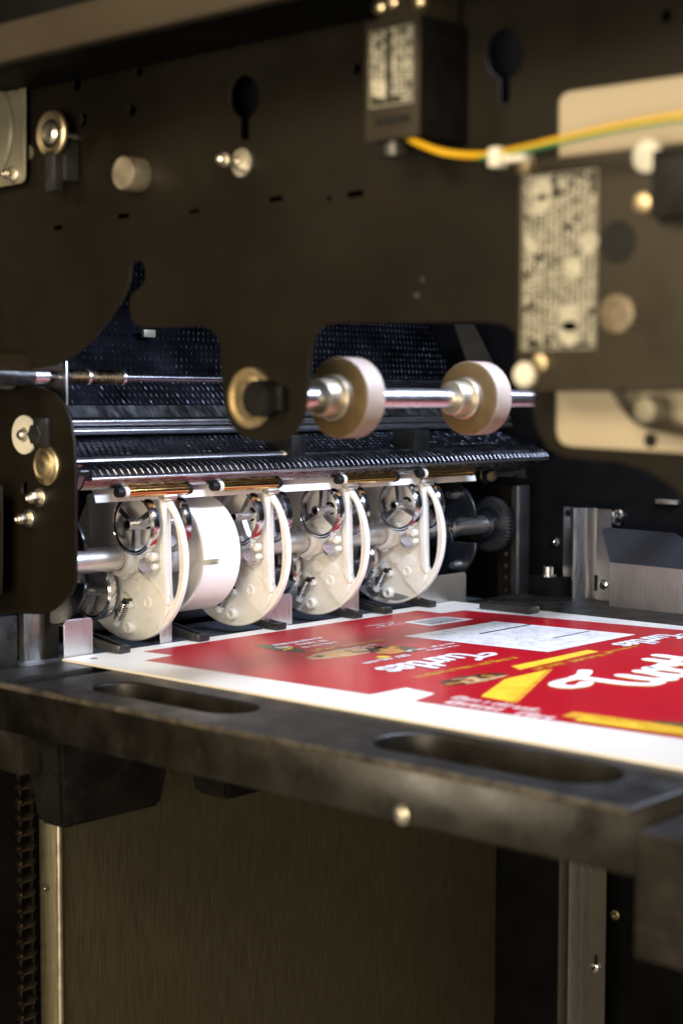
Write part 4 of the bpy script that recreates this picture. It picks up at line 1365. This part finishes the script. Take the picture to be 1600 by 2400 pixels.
# ================================================================ brushed panel under the pallet
YB_ = .125
x0 = on_y(113, 2100, YB_).x; x1 = on_y(1166, 2100, YB_).x; xm = on_y(135, 2100, YB_).x; xm2 = on_y(152, 2100, YB_).x
pf = [(x0, YB_ + .016), (xm - .002, YB_ + .010), (xm, YB_ + .004), ((xm + xm2) / 2, YB_), (xm2 + .004, YB_ + .0035), (xm2 + .02, YB_ + .005), (x1, YB_ + .005)]
b = MB()
for i in range(len(pf) - 1):
    pass
n = len(pf)
V = [(x, y, -1.0) for x, y in pf] + [(x, y, -.062) for x, y in pf] + [(x, y + .002, -1.0) for x, y in pf] + [(x, y + .002, -.062) for x, y in pf]
b.add(V, [(i, i + 1, n + i + 1, n + i) for i in range(n - 1)] + [(2 * n + i + 1, 2 * n + i, 3 * n + i, 3 * n + i + 1) for i in range(n - 1)] +
      [(n + i, n + i + 1, 3 * n + i + 1, 3 * n + i) for i in range(n - 1)] + [(0, n, 3 * n, 2 * n), (n - 1, 2 * n - 1, 4 * n - 1, 3 * n - 1)])
bpn = b.build('brushed_panel', 'brushed_panel', smooth=60)
tag(bpn, 'tall brushed steel panel below the pallet with a bright bent left edge', 'panel')
MB().cyl(((xm + xm2) / 2, YB_ + .0035, -1.0), ((xm + xm2) / 2, YB_ + .0035, -.0625), .0052, 20).build('edge_highlight', 'satin_zinc', bpn)  # added paler rod: the highlight on the bend is put into its colour
q = on_y(108, 2084, YB_ + .01)
MB().lathe([(0, 0), (0, .004), (-.003, .003), (-.003, 0)], q, 'y', 14).build('edge_screw', 'zinc', bpn)
post('dark_post', 1170, 1196, 1900, 2500, .13, .02, 'blue_black', 'dark slim post right of the brushed panel below the pallet', 'post')

# ================================================================ far side: posts, bracket, side guide
FXW = 1.0
a_ = on_x(1197, 1149, FXW); c_ = on_x(1217, 1149, FXW)
o = MB().box((FXW, c_.y, -.06), (FXW + .03, a_.y, .178), .002)
o.box((FXW - .0012, c_.y + .004, -.06), (FXW + .002, (a_.y + c_.y) / 2 - .001, .178), .0003)
o = o.build('pale_post', 'shaded_steel')
tag(o, 'slim pale vertical post behind the gear on the far side', 'post')
# holed strip next to it
hs = MB().box((FXW + .012, a_.y + .002, -.06), (FXW + .016, a_.y + .035, .178)).build('holed_strip', 'black_paint')
tag(hs, 'black strip with a row of small holes left of the pale post', 'strip')
for k in range(9):
    MB().lathe([(0, 0), (0, .0035), (-.001, .003), (-.001, 0)], (FXW + .012, a_.y + .018, .10 - k * .021), 'x', 10).build('rivet', 'dark_chrome', hs)

# bent channel bracket: profile in (y, x) extruded upwards, reaching far down below the pallet
ya_, yb2 = on_x(1312, 1200, .99).y, on_x(1432, 1200, .99).y
W = ya_ - yb2
prof2 = [(ya_, 1.000), (ya_ - W * .16, 1.000), (ya_ - W * .20, .996), (ya_ - W * .27, .984), (ya_ - W * .33, .981), (ya_ - W * .37, .985), (ya_ - W * .46, 1.000), (ya_ - W * .64, 1.000), (ya_ - W * .68, .996), (ya_ - W * .72, .990), (yb2, .990)]
ztop = on_x(1370, 1191, .99).z
b = MB(); n = len(prof2)
V = [(x, y, -.95) for y, x in prof2] + [(x, y, ztop) for y, x in prof2] + [(x + .002, y, -.95) for y, x in prof2] + [(x + .002, y, ztop) for y, x in prof2]
b.add(V, [(i, i + 1, n + i + 1, n + i) for i in range(n - 1)] + [(2 * n + i + 1, 2 * n + i, 3 * n + i, 3 * n + i + 1) for i in range(n - 1)] +
      [(n + i, n + i + 1, 3 * n + i + 1, 3 * n + i) for i in range(n - 1)] + [(0, n, 3 * n, 2 * n), (n - 1, 2 * n - 1, 4 * n - 1, 3 * n - 1)])
chb = b.build('channel_post', 'shaded_steel', smooth=50)
tag(chb, 'tall bent metal channel post on the far side, seen above and below the pallet', 'post')
def phillips(p, r, parent, name='screw', mat='chrome'):
    b = MB().lathe([(0, 0), (0, r), (-.002, r * .95), (-.004, r * .6), (-.0045, 0)], p, 'x', 20)
    o = b.build(name, mat, parent)
    cr = MB().box((p[0] - .0049, p[1] - r * .5, p[2] - r * .12), (p[0] - .0035, p[1] + r * .5, p[2] + r * .12)).box((p[0] - .0050, p[1] - r * .12, p[2] - r * .5), (p[0] - .0035, p[1] + r * .12, p[2] + r * .5))
    cr.build('cross_slot', 'black_rubber', o, smooth=0)
    return o


phillips(on_x(1413, 1370, .989), .0085, chb)
phillips(on_x(1392, 2268, .989), .0085, chb)
for py in (1368, 2258):
    q = on_x(1394, py, .9885)
    MB().box((.9882, q.y - .003, q.z - .012), (.9905, q.y + .002, q.z + .014)).build('side_slot', 'black_rubber', chb, smooth=0)
q = on_x(1329, 1203, .9985)
MB().lathe([(0, 0), (0, .0055), (-.0006, .0055), (-.0006, 0)], q, 'x', 14).build('corner_hole', 'black_rubber', chb)

# side guide plate at the right: upright lower part, tilted upper part
XG = .93
pA = on_x(1412, 1320, XG)
low = [yz(1428, 1318, XG), yz(1700, 1345, XG), (yz(1700, 1345, XG)[0], -.012), (yz(1428, 1318, XG)[0], -.012)]
sg = MB().prism(low, 'x', XG, XG + .002).build('side_guide', 'guide_steel', smooth=0)
tag(sg, 'brushed metal side guide plate with tilted dark top at the right', 'side guide')
tp = [(XG, low[0][0], low[0][1]), (XG, low[1][0], low[1][1])]
P0 = Vector(tp[0]); dl = Vector(tp[1]) - P0; up_ = Vector((.030, 0, .070)); nrm = dl.cross(up_).normalized()


def on_plane(px, py):
    r = _ray(px, py); return CAM + r * ((P0 - CAM).dot(nrm) / r.dot(nrm))


ua, ub_, uc, ud, ue = (tuple(on_plane(*c)) for c in ((1409, 1242), (1418, 1237), (1580, 1250), (1597, 1262), (1700, 1275)))
vs = [tp[0], tp[1], ue, ud, uc, ub_, ua]
b = MB()
vs2 = [(v[0] + .002, v[1], v[2] + .0005) for v in vs]
nn = len(vs)
b.add(list(vs) + vs2, [tuple(range(nn)), tuple(range(nn, 2 * nn))[::-1]] + [(k, (k + 1) % nn, nn + (k + 1) % nn, nn + k) for k in range(nn)])
b.build('tilted_top', 'flap_paint', sg, smooth=0)

# black block with bolt, wall screws, clip
q = on_x(1272, 1352, .97)
bl = MB().box((.97, q.y - .035, -.05), (1.05, q.y + .030, q.z), .002).build('black_block', 'interior_black')
tag(bl, 'black block topped by a hex bolt left of the channel post', 'block')
MB().lathe([(0, 0), (0, .014), (.003, .014), (.003, .009), (.016, .009), (.018, .007), (.018, 0)], (.985, q.y, q.z), 'z', 24).build('hex_bolt', 'chrome', bl)
for px, py, lab in ((1300, 1270, 'small screw on the dark wall between pale post and channel'), (1448, 1213, 'clear-washered screw on the dark wall right of the channel post'),
                    (1440, 2145, 'tiny brass screw on the dark wall below the pallet')):
    q = on_x(px, py, 1.096)
    r_ = .010 if px == 1448 else .006
    o = MB().lathe([(.003, 0), (.003, r_ * 1.45), (-.001, r_ * 1.4), (-.002, r_), (-.006, r_ * .8), (-.008, r_ * .4), (-.008, 0)], q, 'x', 22).build('wall_screw', 'chrome' if px != 1440 else 'brass')
    tag(o, lab, 'screw', 'screws on the far wall')
q = on_x(1562, 1176, 1.09)
o = MB().box((1.085, q.y - .022, q.z - .004), (1.097, q.y + .020, q.z + .004), .001).build('bright_strip', 'aluminium')
tag(o, 'short bright strip in a recess of the far dark wall', 'strip')
q = on_z(1175, 1425, .004)
t = MB()
t.box((q.x - .012, q.y - .055, .0010), (q.x - .006, q.y + .035, .012), .002)
t.box((q.x + .010, q.y - .055, .0010), (q.x + .016, q.y + .035, .012), .002)
t.box((q.x - .012, q.y - .060, .0006), (q.x + .016, q.y - .050, .011), .002)
o = t.build('edge_clip', 'black_plastic')
tag(o, 'black plastic clip on the far edge of the sheet', 'clip')
